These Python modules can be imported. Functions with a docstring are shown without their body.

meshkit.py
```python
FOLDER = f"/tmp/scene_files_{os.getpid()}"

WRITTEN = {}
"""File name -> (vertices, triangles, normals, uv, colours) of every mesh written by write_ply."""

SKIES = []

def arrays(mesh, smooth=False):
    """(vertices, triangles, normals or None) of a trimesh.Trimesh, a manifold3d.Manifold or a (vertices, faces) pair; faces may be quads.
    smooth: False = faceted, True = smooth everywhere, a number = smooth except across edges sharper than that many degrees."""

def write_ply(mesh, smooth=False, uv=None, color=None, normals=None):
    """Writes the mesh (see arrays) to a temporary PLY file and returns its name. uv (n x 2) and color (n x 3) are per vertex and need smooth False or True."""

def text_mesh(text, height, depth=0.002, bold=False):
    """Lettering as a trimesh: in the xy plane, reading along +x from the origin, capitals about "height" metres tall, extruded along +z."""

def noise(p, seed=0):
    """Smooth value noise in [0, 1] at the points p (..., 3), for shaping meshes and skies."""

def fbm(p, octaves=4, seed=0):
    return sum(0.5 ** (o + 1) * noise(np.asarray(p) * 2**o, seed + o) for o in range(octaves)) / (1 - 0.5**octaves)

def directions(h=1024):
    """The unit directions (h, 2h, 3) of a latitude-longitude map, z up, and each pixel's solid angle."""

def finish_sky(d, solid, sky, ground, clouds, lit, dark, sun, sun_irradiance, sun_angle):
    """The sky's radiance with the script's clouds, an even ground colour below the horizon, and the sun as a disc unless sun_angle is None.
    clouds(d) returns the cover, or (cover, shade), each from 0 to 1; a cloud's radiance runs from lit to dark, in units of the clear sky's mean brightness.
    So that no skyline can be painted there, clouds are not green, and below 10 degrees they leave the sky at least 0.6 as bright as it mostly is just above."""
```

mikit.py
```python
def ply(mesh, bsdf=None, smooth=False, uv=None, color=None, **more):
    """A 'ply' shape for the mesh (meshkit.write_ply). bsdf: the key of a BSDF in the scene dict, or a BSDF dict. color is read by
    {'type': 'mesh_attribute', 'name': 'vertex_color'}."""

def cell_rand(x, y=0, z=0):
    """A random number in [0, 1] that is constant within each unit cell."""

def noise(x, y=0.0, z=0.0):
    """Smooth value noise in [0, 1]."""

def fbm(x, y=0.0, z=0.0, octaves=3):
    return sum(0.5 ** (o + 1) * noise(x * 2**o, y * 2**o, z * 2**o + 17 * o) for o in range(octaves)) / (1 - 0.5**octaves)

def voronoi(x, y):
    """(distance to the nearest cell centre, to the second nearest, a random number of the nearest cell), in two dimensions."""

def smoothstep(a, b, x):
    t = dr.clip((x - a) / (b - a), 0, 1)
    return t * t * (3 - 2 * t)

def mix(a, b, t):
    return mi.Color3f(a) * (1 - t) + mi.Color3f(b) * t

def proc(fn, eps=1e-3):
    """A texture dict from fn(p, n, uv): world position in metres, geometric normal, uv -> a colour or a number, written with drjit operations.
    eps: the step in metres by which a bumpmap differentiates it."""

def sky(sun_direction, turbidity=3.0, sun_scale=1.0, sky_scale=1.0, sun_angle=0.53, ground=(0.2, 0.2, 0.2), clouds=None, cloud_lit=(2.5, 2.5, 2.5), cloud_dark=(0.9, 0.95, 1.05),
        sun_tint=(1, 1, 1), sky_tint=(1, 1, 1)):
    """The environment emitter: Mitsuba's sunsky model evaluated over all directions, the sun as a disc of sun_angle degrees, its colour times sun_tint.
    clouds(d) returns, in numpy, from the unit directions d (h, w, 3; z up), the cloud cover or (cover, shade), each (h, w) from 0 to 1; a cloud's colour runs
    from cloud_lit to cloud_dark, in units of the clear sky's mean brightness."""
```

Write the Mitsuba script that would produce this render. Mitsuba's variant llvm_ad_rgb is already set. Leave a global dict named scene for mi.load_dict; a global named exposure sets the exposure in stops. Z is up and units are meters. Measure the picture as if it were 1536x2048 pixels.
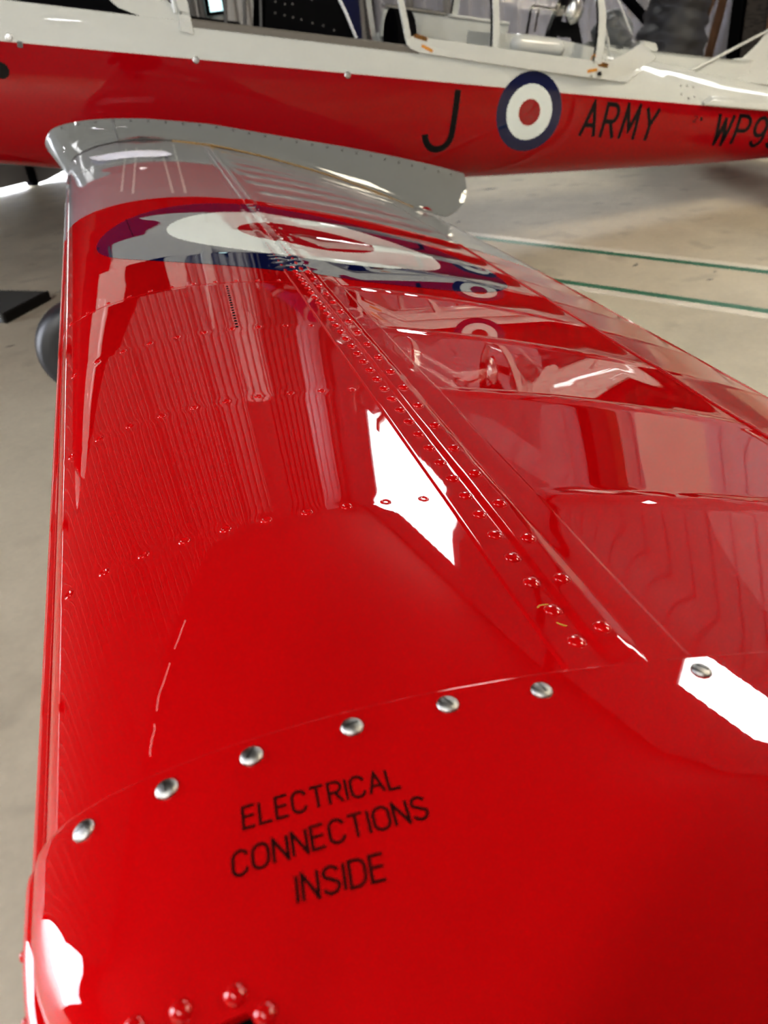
import math
import numpy as np
import trimesh
import drjit as dr
import mitsuba as mi
import mikit
import meshkit
from scipy.interpolate import PchipInterpolator
from shapely.geometry import LineString, Polygon
from shapely.ops import unary_union

T = mi.ScalarTransform4f
scene, labels = {}, {}

# ------------------------------------------------------------------ camera, light, exposure
exposure = 2.1
CAM = np.array([0.41178942, -4.83212289, 1.52645915])
YAW, PITCH, ROLL, FPX = math.radians(12.5867), math.radians(33.1613), math.radians(5.9783), 1628.1956
fwd = np.array([math.sin(YAW) * math.cos(PITCH), math.cos(YAW) * math.cos(PITCH), -math.sin(PITCH)])
_r = np.array([math.cos(YAW), -math.sin(YAW), 0.0])
_d = np.cross(fwd, _r)
up = -(-math.sin(ROLL) * _r + math.cos(ROLL) * _d)
scene['camera'] = {'type': 'thinlens', 'fov_axis': 'x', 'fov': math.degrees(2 * math.atan(768 / FPX)), 'aperture_radius': 0.0016, 'focus_distance': 0.86,
                   'near_clip': 0.02, 'far_clip': 200.0,
                   'to_world': T().look_at(origin=CAM.tolist(), target=(CAM + fwd).tolist(), up=up.tolist())}
SKY = 34.0
scene['sky'] = mikit.sky([-0.2, 0.75, 0.63], turbidity=4.0, sun_scale=0.0, sky_scale=SKY, ground=(0.35, 0.34, 0.32), clouds=lambda d: np.full(d.shape[:2], 0.85),
                         cloud_lit=(1.5, 1.5, 1.55), cloud_dark=(1.0, 1.0, 1.0), sky_tint=(0.88, 0.96, 1.15))
WINDOW = 4.4     # radiance of the translucent panels in the far wall
# translucent roof panels in hangar axes: along from, to, across from, to, radiance
ROOF = [(6.2, 10.4, 2.6, 3.8, (12.0, 10.6, 8.0)), (2.0, 6.0, -6.4, -5.2, (4.4, 4.4, 4.4))]
BAY = 92.0        # radiance of the high-bay lamps behind the viewer

# ------------------------------------------------------------------ materials
def rgb(*c): return {'type': 'rgb', 'value': list(c)}
def gloss(c, ior=1.5): return {'type': 'plastic', 'diffuse_reflectance': c if isinstance(c, dict) else rgb(*c), 'int_ior': ior, 'nonlinear': True}
def satin(c, a=0.15): return {'type': 'twosided', 'bsdf': {'type': 'roughplastic', 'diffuse_reflectance': c if isinstance(c, dict) else rgb(*c), 'alpha': a, 'int_ior': 1.5}}
def matt(c): return {'type': 'twosided', 'bsdf': {'type': 'diffuse', 'reflectance': c if isinstance(c, dict) else rgb(*c)}}
def metal(c, a): return {'type': 'twosided', 'bsdf': {'type': 'roughconductor', 'specular_reflectance': rgb(*c), 'eta': 1.5, 'k': 4.0, 'alpha': a}}
def two(b): return {'type': 'twosided', 'bsdf': b}
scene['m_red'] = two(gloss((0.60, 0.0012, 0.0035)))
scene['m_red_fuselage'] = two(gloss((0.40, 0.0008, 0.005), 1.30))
scene['m_grey_paint'] = two(gloss((0.34, 0.35, 0.345)))
scene['m_grey_wing'] = two(gloss((0.46, 0.46, 0.48)))
scene['m_white_paint'] = two(gloss((0.76, 0.77, 0.75)))
scene['m_roundel_blue'] = two(gloss((0.006, 0.010, 0.085)))
scene['m_roundel_white'] = two(gloss((0.80, 0.83, 0.82)))
scene['m_roundel_red'] = two(gloss((0.42, 0.008, 0.016)))
scene['m_black_letter'] = two(gloss((0.005, 0.005, 0.006), 1.22))
scene['m_ink'] = two(gloss((0.020, 0.004, 0.004)))
scene['m_black_paint'] = matt((0.003, 0.003, 0.0035))
scene['m_cockpit_black'] = matt((0.004, 0.004, 0.0045))
scene['m_rail'] = satin((0.16, 0.145, 0.125), 0.3)
scene['m_screw'] = metal((0.52, 0.51, 0.49), 0.28)
scene['m_slot'] = matt((0.012, 0.011, 0.01))
scene['m_silver'] = metal((0.85, 0.85, 0.84), 0.12)
scene['m_rubber'] = satin((0.018, 0.019, 0.022), 0.28)
scene['m_tyre'] = satin((0.016, 0.017, 0.02), 0.22)
scene['m_orange'] = satin((0.62, 0.24, 0.02), 0.3)
scene['m_sealant'] = satin((0.42, 0.24, 0.06), 0.4)
scene['m_paper'] = matt((0.82, 0.82, 0.92))
scene['m_perspex'] = {'type': 'thindielectric', 'int_ior': 1.18}
scene['m_perspex_edge'] = satin((0.75, 0.76, 0.78), 0.08)
scene['m_cover'] = satin((0.014, 0.014, 0.016), 0.34)
scene['m_worn_red'] = satin((0.16, 0.03, 0.03), 0.4)
scene['m_cover_grey'] = satin((0.07, 0.08, 0.085), 0.4)
scene['m_steel_grey'] = satin((0.085, 0.082, 0.08), 0.35)
scene['m_pale_steel'] = satin((0.42, 0.40, 0.38), 0.35)
scene['m_cupboard_blue'] = satin((0.006, 0.010, 0.075), 0.25)
scene['m_cladding'] = satin((0.36, 0.355, 0.40), 0.4)
scene['m_lining'] = satin((0.66, 0.65, 0.72), 0.4)
scene['m_door_steel'] = satin((0.12, 0.118, 0.115), 0.35)
scene['m_roof'] = matt((0.055, 0.052, 0.05))
scene['m_back_wall'] = matt((0.16, 0.155, 0.15))
scene['m_line_green'] = satin((0.025, 0.15, 0.085), 0.3)
scene['m_line_pale'] = satin((0.70, 0.65, 0.54), 0.3)
scene['m_lamp_body'] = satin((0.7, 0.7, 0.7), 0.4)


def _wood(p, n, uv):
    g = mikit.fbm(p.x * 30, p.y * 30, p.z * 1.6, 3)
    return mikit.mix((0.10, 0.042, 0.018), (0.20, 0.095, 0.045), mikit.smoothstep(0.25, 0.75, g))


scene['m_wood'] = satin(mikit.proc(_wood), 0.4)


def _bark(p, n, uv):
    g = mikit.noise(p.x * 22, p.y * 22, p.z * 60)
    return mikit.mix((0.045, 0.035, 0.03), (0.012, 0.010, 0.009), mikit.smoothstep(0.5, 0.75, g))


scene['m_rough_board'] = satin(mikit.proc(_bark), 0.5)
# stains on the floor: (x, y, half length, half width, direction) in metres
STAINS = [(-0.33, 0.83, 0.055, 0.018, 0.5), (-0.55, -0.10, 0.03, 0.012, 0.2), (-0.30, -0.12, 0.035, 0.02, 0.1), (2.05, 1.98, 0.05, 0.03, 0.1), (3.05, 1.75, 0.08, 0.035, -0.2), (2.47, 0.92, 0.03, 0.012, 0.6),
          (3.0, -0.62, 0.045, 0.018, 0.7), (3.3, -0.95, 0.02, 0.012, 0.4), (2.75, 0.05, 0.02, 0.010, 0.2), (3.2, -1.05, 0.03, 0.012, 0.1)]


def _floor(p, n, uv):
    big = mikit.fbm(p.x * 0.9 + 5, p.y * 0.9, 0.0, 3)
    mid = mikit.fbm(p.x * 6, p.y * 6 + 3, 1.0, 3)
    fine = mikit.fbm(p.x * 60, p.y * 60, 2.0, 2)
    c = mikit.mix((0.49, 0.43, 0.32), (0.60, 0.53, 0.40), mikit.smoothstep(0.3, 0.7, big))
    c = c * (0.90 + 0.16 * mid) * (0.96 + 0.08 * fine)
    s = mikit.noise(p.x * 7.1, p.y * 9.0, 4.0)
    c = mikit.mix(c, c * 0.86, mikit.smoothstep(0.70, 0.95, s) * mikit.smoothstep(0.42, 0.6, mid))
    for x, y, a, b, w in STAINS:
        ca, sa = math.cos(w), math.sin(w)
        u, v = ((p.x - x) * ca + (p.y - y) * sa) / a, ((p.y - y) * ca - (p.x - x) * sa) / b
        c = mikit.mix(c, (0.07, 0.055, 0.035), 0.8 * mikit.smoothstep(1.1, 0.5, dr.sqrt(u * u + v * v) + 0.8 * (mid - 0.5)))
    return c


scene['m_floor'] = satin(mikit.proc(_floor), 0.42)
scene['m_apron'] = matt((0.48, 0.47, 0.44))

# ------------------------------------------------------------------ helpers
COUNT = {}


def key_for(name, parent=None):
    k = f'{parent}__{name}' if parent else name
    n = COUNT.get(k, -1) + 1
    COUNT[k] = n
    return k if n == 0 else f'{k}_{n:03d}'


def add(name, mesh, mat, parent=None, smooth=False, label=None, category=None, group=None, kind=None, **more):
    k = key_for(name, parent)
    scene[k] = mesh if isinstance(mesh, dict) else solid(mesh, mat, smooth, **more)
    tag(k, label, category, group, kind)
    return k


def tag(k, label=None, category=None, group=None, kind=None):
    e = {a: b for a, b in (('label', label), ('category', category), ('group', group), ('kind', kind)) if b}
    if e:
        labels[k] = {**labels.get(k, {}), **e}


def mesh(v, f): return trimesh.Trimesh(np.asarray(v, float), np.asarray(f, int), process=False)


def grid(P, flip=False, close_u=False):
    """P (n, m, 3) -> a mesh."""
    n, m = P.shape[:2]
    i = np.arange(n * m).reshape(n, m)
    if close_u:
        i = np.vstack([i, i[:1]])
    a, b, c, e = i[:-1, :-1].ravel(), i[1:, :-1].ravel(), i[1:, 1:].ravel(), i[:-1, 1:].ravel()
    f = np.vstack([np.stack([a, b, c], 1), np.stack([a, c, e], 1)])
    return mesh(P.reshape(-1, 3), f[:, ::-1] if flip else f)


def join(*ms):
    ms = [m for m in ms if m is not None]
    return trimesh.util.concatenate(ms) if len(ms) > 1 else ms[0]


def creased(m, angle):
    """Corner normals that are smooth except across edges sharper than the angle; every corner gets its own vertex."""
    v, inv = np.unique(np.round(m.vertices, 7), axis=0, return_inverse=True)
    f = inv.reshape(-1)[m.faces]
    p = m.vertices[m.faces]
    n = np.cross(p[:, 1] - p[:, 0], p[:, 2] - p[:, 0])
    ok = np.linalg.norm(n, axis=1) > 1e-16
    f, p, n = f[ok], p[ok], n[ok]
    un = n / np.linalg.norm(n, axis=1, keepdims=True)
    vert, face = f.ravel(), np.repeat(np.arange(len(f)), 3)
    order = np.argsort(vert, kind='stable')
    start = np.searchsorted(vert[order], np.arange(len(v)))
    cnt = np.bincount(vert, minlength=len(v))
    out = np.zeros((len(vert), 3))
    ca = math.cos(math.radians(angle))
    for k in range(int(cnt.max())):
        has = k < cnt[vert]
        o = face[order[np.minimum(start[vert] + k, len(order) - 1)]]
        use = has & ((un[face] * un[o]).sum(1) > ca)
        out[use] += n[o[use]]
    out /= np.linalg.norm(out, axis=1, keepdims=True)
    q = mesh(p.reshape(-1, 3), np.arange(len(vert)).reshape(-1, 3))
    return q, out


def solid(m, mat, smooth=False, **more):
    if smooth is False or smooth is True:
        return mikit.ply(m, mat, smooth=smooth, **more)
    q, n = creased(m, smooth)
    return {'type': 'ply', 'filename': meshkit.write_ply(q, normals=n), 'face_normals': False, 'bsdf': {'type': 'ref', 'id': mat}, **more}


def moved(m, f):
    m = m.copy()
    m.vertices = f(m.vertices)
    return m


def frame(o, x, y, z):
    M = np.eye(4)
    M[:3, 0], M[:3, 1], M[:3, 2], M[:3, 3] = x, y, z, o
    return M


def box(lo, hi, bevel=0.0):
    lo, hi = np.asarray(lo, float), np.asarray(hi, float)
    if bevel <= 0:
        b = trimesh.creation.box(hi - lo)
        b.apply_translation((lo + hi) / 2)
        return b
    pts = []
    for sx in (0, 1):
        for sy in (0, 1):
            for sz in (0, 1):
                c = np.where([sx, sy, sz], hi, lo)
                s = np.where([sx, sy, sz], -1, 1)
                for k in range(3):
                    q = c + s * bevel
                    q[k] = c[k]
                    pts.append(q)
    return trimesh.convex.convex_hull(np.array(pts))


def tube(path, r, n=10, closed=False):
    p = np.asarray(path, float)
    if closed:
        t = np.roll(p, -1, 0) - np.roll(p, 1, 0)
    else:
        t = np.gradient(p, axis=0)
    t /= np.linalg.norm(t, axis=1, keepdims=True)
    ref = np.array([0.31, 0.17, 0.93])
    a = np.cross(t, ref); a /= np.linalg.norm(a, axis=1, keepdims=True)
    b = np.cross(t, a)
    w = np.linspace(0, 2 * np.pi, n, endpoint=False)
    r = np.broadcast_to(r, (len(p),))
    P = p[:, None] + r[:, None, None] * (np.cos(w)[None, :, None] * a[:, None] + np.sin(w)[None, :, None] * b[:, None])
    P = np.concatenate([P, P[:, :1]], 1)
    m = grid(P, close_u=closed)
    if not closed:
        for e, s in ((0, 1), (-1, -1)):
            i0 = len(m.vertices)
            v = np.vstack([m.vertices, p[e], P[e, :-1]])
            k = np.arange(n)
            f = np.stack([np.full(n, i0), i0 + 1 + (k if s > 0 else (k + 1) % n), i0 + 1 + ((k + 1) % n if s > 0 else k)], 1)
            m = mesh(v, np.vstack([m.faces, f]))
    return m


def lathe(profile, n=32, axis='z'):
    """profile [(r, h)] turned about the axis."""
    w = np.linspace(0, 2 * np.pi, n + 1)
    pr = np.asarray(profile, float)
    P = np.stack([pr[:, None, 0] * np.cos(w), pr[:, None, 0] * np.sin(w), np.broadcast_to(pr[:, None, 1], (len(pr), n + 1))], -1)
    m = grid(P, flip=True)
    if axis == 'y':
        m.vertices = m.vertices[:, [0, 2, 1]] * [1, 1, -1]
    return m


# ------------------------------------------------------------------ the aircraft's own frame: x aft, y to starboard, z up; root of the port leading edge at the origin
THETA, ZUP = math.radians(11.4993), 0.80


def A2W(P):
    P = np.asarray(P, float)
    c, s = math.cos(THETA), math.sin(THETA)
    return np.stack([c * P[..., 0] + s * P[..., 2], P[..., 1], -s * P[..., 0] + c * P[..., 2] + ZUP], -1)


def air(m):
    return moved(m, A2W)


WG = dict(sweep=0.0446, c0=2.0057, taper=0.2253, inc=math.radians(3.1338), twist=math.radians(0.788), dih=math.radians(4.9607), m=0.0271, th=0.1559, thtap=0.0055, p=0.297)
T_TIP, T_SEAM, T_GREY, SP, SR = 4.5174, 3.4411, 2.3034, 0.2774, 4.2820
RIBS = [4.284 - k * SP for k in range(-1, 16)]


def chord(t): return WG['c0'] - WG['taper'] * t


def spar_x(t): return 0.3194 - 0.0035 * (t - SR)


def _section(xp, t, s):
    q, m = WG['p'], WG['m']
    th = WG['th'] - WG['thtap'] * t
    x = np.clip(xp, 0, 1)
    yt = 5 * th * (.2969 * np.sqrt(x) - .1260 * x - .3516 * x**2 + .2843 * x**3 - .1036 * x**4)
    yc = np.where(x < q, m / q**2 * (2 * q * x - x**2), m / (1 - q)**2 * ((1 - 2 * q) + 2 * q * x - x**2))
    a = np.arctan(np.where(x < q, 2 * m / q**2 * (q - x), 2 * m / (1 - q)**2 * (q - x)))
    return x - s * yt * np.sin(a), yc + s * yt * np.cos(a)


def wing(xp, t, s=1, h=0.0, tip=False):
    """A point of the wing (aircraft frame): xp the chord parameter, t metres outboard of the fuselage side, s = 1 upper, -1 lower, h metres off the surface."""
    xp, t, h = np.broadcast_arrays(np.asarray(xp, float), np.asarray(t, float), np.asarray(h, float))
    c = chord(t)
    X, Z = _section(xp, t, s)
    g = np.sqrt(np.clip(xp, 0, 1))
    X1, Z1 = _section(np.minimum(g + 1e-3, 1)**2, t, s)
    X0, Z0 = _section(np.maximum(g - 1e-3, 0)**2 , t, s)
    tx, tz = X1 - X0, Z1 - Z0
    L = np.hypot(tx, tz) + 1e-12
    nx, nz = -s * tz / L, s * tx / L
    at0 = xp <= 1e-7
    nx, nz = np.where(at0, -0.97, nx), np.where(at0, 0.24, nz)
    if tip:
        lo, hi, k = tip_shape(t)
        zc, _ = _section(xp, t, 1)[1], 0
        zl = _section(xp, t, -1)[1]
        mid = 0.35 * zc + 0.65 * zl
        Z = mid + (Z - mid) * k
        X = X + lo / c * np.exp(-X * c / np.maximum(0.012, 2.5 * lo)) - X * (c - hi) / c
    if s < 0:                                       # the rounded nose strip bulges out below the seam
        dz = np.maximum(-Z * c, 0) / 0.03
        X = X - 0.0215 / c * dz * np.exp(1 - dz)
    x, z = X * c + nx * h, Z * c + nz * h
    inc = WG['inc'] - WG['twist'] * t
    ci, si = np.cos(inc), np.sin(inc)
    xr = x - .3 * c
    return np.stack([ci * xr + si * z + .3 * c + WG['sweep'] * t, -t, -si * xr + ci * z + np.tan(WG['dih']) * t], -1)


_lt = np.array([4.517, 4.5195, 4.53, 4.56, 4.59, 4.61, 4.625, 4.66, 4.72, 4.78, 4.83, 4.85, 4.86])
_llo = np.array([0.0, -0.0022, -0.0035, -0.0035, -0.001, 0.004, 0.010, 0.030, 0.075, 0.14, 0.24, 0.32, 0.40])
_lhi = np.array([0.0, 0.0, 0.0, 0.0, 0.0, 0.0, -0.004, -0.012, -0.03, -0.06, -0.12, -0.20, -0.32])
_lk = np.array([1.0, 1.0, 1.0, 1.0, 1.0, 0.995, 0.98, 0.94, 0.86, 0.72, 0.52, 0.30, 0.02])


_plo, _phi, _pk = (PchipInterpolator(_lt, q) for q in (_llo, _lhi, _lk))


def tip_shape(t):
    return _plo(np.minimum(t, 4.86)), chord(t) + _phi(np.minimum(t, 4.86)), _pk(np.minimum(t, 4.86))


# arc length along the upper surface from the leading edge -> chord parameter
_TT = np.linspace(0, 4.9, 60)
_XX = np.linspace(0, 1, 500)**2
_tab = wing(_XX[None], _TT[:, None])
_ARC = np.concatenate([np.zeros((60, 1)), np.cumsum(np.linalg.norm(np.diff(_tab, axis=1), axis=2), axis=1)], 1)


def xp_of(a, t):
    a, t = np.broadcast_arrays(np.asarray(a, float), np.asarray(t, float))
    out = np.empty(a.shape)
    k = np.clip(t / (_TT[1] - _TT[0]), 0, 58.999)
    i = k.astype(int)
    f = k - i
    af, i, f = a.ravel(), i.ravel(), f.ravel()
    o = np.empty(len(af))
    for j in np.unique(i):
        w = i == j
        o[w] = (1 - f[w]) * np.interp(af[w], _ARC[j], _XX) + f[w] * np.interp(af[w], _ARC[j + 1], _XX)
    return o.reshape(a.shape)


RIVET_ROWS = []   # (arc, t) of the rivets that dimple the metal skin
for t0, a0, p, n in ((4.2825, 0.0314, 0.0328, 10), (4.0045, 0.0345, 0.0351, 10), (3.728, 0.040, 0.0372, 10)):
    for k in range(n):
        RIVET_ROWS.append((a0 + p * k, t0))


def sag(t):
    """0 on a rib, 1 half way between two."""
    t = np.asarray(t, float)
    f = (4.284 - t) / SP
    f = np.where(t > 4.284, np.clip((T_TIP - t) / (T_TIP - 4.284), 0, 1), f - np.floor(f))
    return 4 * f * (1 - f)


def relief(xp, t):
    """How far the painted skin stands off the plain aerofoil (metres)."""
    xp, t = np.broadcast_arrays(np.asarray(xp, float), np.asarray(t, float))
    c = chord(t)
    s = (xp - spar_x(t)) * c                       # metres aft of the front rivet line
    h = np.zeros(xp.shape)
    step = lambda a, b, x: np.clip((x - a) / (b - a), 0, 1)**2 * (3 - 2 * np.clip((x - a) / (b - a), 0, 1))
    h += (0.0013 - 0.0010 * np.clip((s + 0.02) / 0.025, 0, 1)) * step(-0.021, -0.019, s) * (1 - step(0.034, 0.037, s))            # doubler under the rivets
    h += 0.0026 * step(0.007, 0.013, s) * (1 - step(0.027, 0.040, s)) * step(0.004, 0.03, T_TIP - t)              # folded ridge of the spar strip
    h += 0.0004 * step(0.03, 0.04, s) * (1 - step(0.066, 0.069, s))                # tape behind it
    wob = meshkit.noise(np.stack([s * 40, t * 30, 0 * t], -1), 5) - 0.5
    h += 0.0007 * wob * step(0.004, 0.012, s) * (1 - step(0.04, 0.06, s))
    fab = step(0.045, 0.12, s) * (1 - step(0.70, 0.80, xp) * 0.7)
    h -= 0.0034 * sag(t) * fab
    f = (RIBS[0] - t) / SP
    d = np.abs(f - np.round(f)) * SP
    lump = meshkit.noise(np.stack([xp * c * 55, t * 160, 0 * t], -1), 12)
    h += (0.0008 + 0.0009 * lump) * fab * np.exp(-(d / 0.011)**4)                      # rib tapes over the stitching
    met = 1 - step(-0.03, 0.0, s)
    h -= 0.0006 * sag(t) * met * step(0.01, 0.10, xp)
    q = np.stack([xp * c * 2.2, t * 3.0, 0 * t], -1)
    h += 0.0011 * met * (meshkit.fbm(q, 2, 3) - 0.5) * step(0.0, 0.08, xp)
    a = np.interp(xp, _XX, _ARC[50]) * c / chord(_TT[50])
    near = (t > 3.6) & (s < 0.02)
    if near.any():
        aa, tt = a[near], t[near]
        z = np.zeros(aa.shape)
        for ra, rt in RIVET_ROWS:
            r2 = (aa - ra)**2 + (tt - rt)**2
            z -= 0.00016 * np.exp(-r2 / (2 * 0.007**2))
        h[near] += z
    return h


def skin(xp, t, h=0.0): return wing(xp, t, 1, relief(xp, t) + h)


def skin_frame(a, t, h=0.0):
    """(point, matrix) in world space on the painted skin at arc a, span t; z along the normal, x aft."""
    x = float(xp_of(a, t))
    e = 0.004
    c = chord(t)
    P = A2W(wing(np.array([x, x + e / c, max(x - e / c, 0), x, x]), np.array([t, t, t, t + e, t - e]), 1, 0.0))
    P0 = A2W(skin(np.array([x]), np.array([t]), h))[0]
    ux, uy = P[1] - P[2], P[4] - P[3]
    n = np.cross(ux, uy); n /= np.linalg.norm(n)
    ux -= n * ux.dot(n); ux /= np.linalg.norm(ux)
    return P0, frame(P0, ux, np.cross(n, ux), n)


# ------------------------------------------------------------------ fuselage surface
_FX = np.array([-2.0, -1.7, -1.2, -0.6, 0.0, 0.6, 1.2, 1.8, 2.4, 3.0, 3.6, 4.2, 4.8, 5.4, 5.7])
_FW = np.array([0.20, 0.28, 0.335, 0.355, 0.36, 0.365, 0.365, 0.36, 0.345, 0.315, 0.27, 0.22, 0.165, 0.10, 0.06])
_FB = np.array([0.18, 0.11, 0.055, 0.0, -0.012, -0.013, 0.006, 0.045, 0.105, 0.172, 0.24, 0.312, 0.395, 0.47, 0.50])
_FT = np.array([0.66, 0.78, 0.90, 0.95, 0.99, 1.02, 1.04, 1.03, 1.00, 0.90, 0.845, 0.805, 0.785, 0.775, 0.77])
YC = 0.36


def fs(x, a): return np.interp(x, _FX, a) if False else _spl[id(a)](x)


_spl = {id(a): PchipInterpolator(_FX, a, extrapolate=True) for a in (_FW, _FB, _FT)}


def zmid(x): return 0.5 * fs(x, _FB) + 0.5 * np.minimum(fs(x, _FT), 0.95)


def nup(x): return np.interp(x, [2.9, 3.5], [3.2, 2.3])


def side_y(x, z, h=0.0):
    """y of the port side at aircraft x, z."""
    x, z = np.broadcast_arrays(np.asarray(x, float), np.asarray(z, float))
    zc, zb, zt, w = zmid(x), fs(x, _FB), fs(x, _FT), fs(x, _FW)
    lo = np.clip((zc - z) / (zc - zb), 0, 1)
    hi = np.clip((z - zc) / (zt - zc), 0, 1)
    r = np.where(z < zc, (1 - lo**2.6)**(1 / 2.6), (1 - hi**nup(x))**(1 / nup(x)))
    return YC - w * r - h


def red_line(x): return 0.595 + 0.0135 * np.asarray(x, float)


def canopy_y(x, z, h=0.0):
    x, z = np.broadcast_arrays(np.asarray(x, float), np.asarray(z, float))
    B = np.interp(x, [1.6, 2.9, 3.2, 3.5, 3.56], [0.352, 0.352, 0.27, 0.07, 0.03])
    H = np.interp(x, [1.6, 2.8, 3.0, 3.25, 3.5, 3.56], [0.5, 0.5, 0.40, 0.22, 0.11, 0.08])
    q = np.clip((z - 0.78) / H, 0, 0.999)
    return np.minimum(YC - B * np.sqrt(1 - q * q), side_y(x, np.minimum(z, 0.8), 0.010) + 5.0 * (z > 0.8)) - h


# ------------------------------------------------------------------ drawing on surfaces
def sheet(poly, fn, h0=0.0, h1=None, edge=0.01):
    """A polygon (or several) in (u, v), laid on the surface fn(u, v, h); with h1 it has thickness."""
    out = []
    for g in getattr(poly, 'geoms', [poly]):
        v, f = trimesh.creation.triangulate_polygon(g, engine='earcut')
        v = np.column_stack([v, np.zeros(len(v))])
        v, f = trimesh.remesh.subdivide_to_size(v, f, edge, max_iter=12)
        m = trimesh.Trimesh(v, f, process=True)
        v, f = m.vertices, m.faces
        a = fn(v[:, 0], v[:, 1], h0)
        if h1 is None:
            out.append(mesh(a, f))
            continue
        b = fn(v[:, 0], v[:, 1], h1)
        e = np.sort(m.edges, axis=1)
        _, first, cnt = np.unique(e, axis=0, return_index=True, return_counts=True)
        be = m.edges[first[cnt == 1]]
        n = len(v)
        parts = [f[:, ::-1], f + n]
        off = 2 * n
        vv = np.vstack([a, b, a[be[:, 0]], a[be[:, 1]], b[be[:, 1]], b[be[:, 0]]])
        k = np.arange(len(be))
        q = [off + k + j * len(be) for j in range(4)]
        parts += [np.stack([q[0], q[1], q[2]], 1), np.stack([q[0], q[2], q[3]], 1)]
        out.append(mesh(vv, np.vstack(parts)))
    return join(*out)


def arcpts(cx, cy, rx, ry, a0, a1, n=14):
    w = np.radians(np.linspace(a0, a1, n))
    return list(zip(cx + rx * np.cos(w), cy + ry * np.sin(w)))


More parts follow.
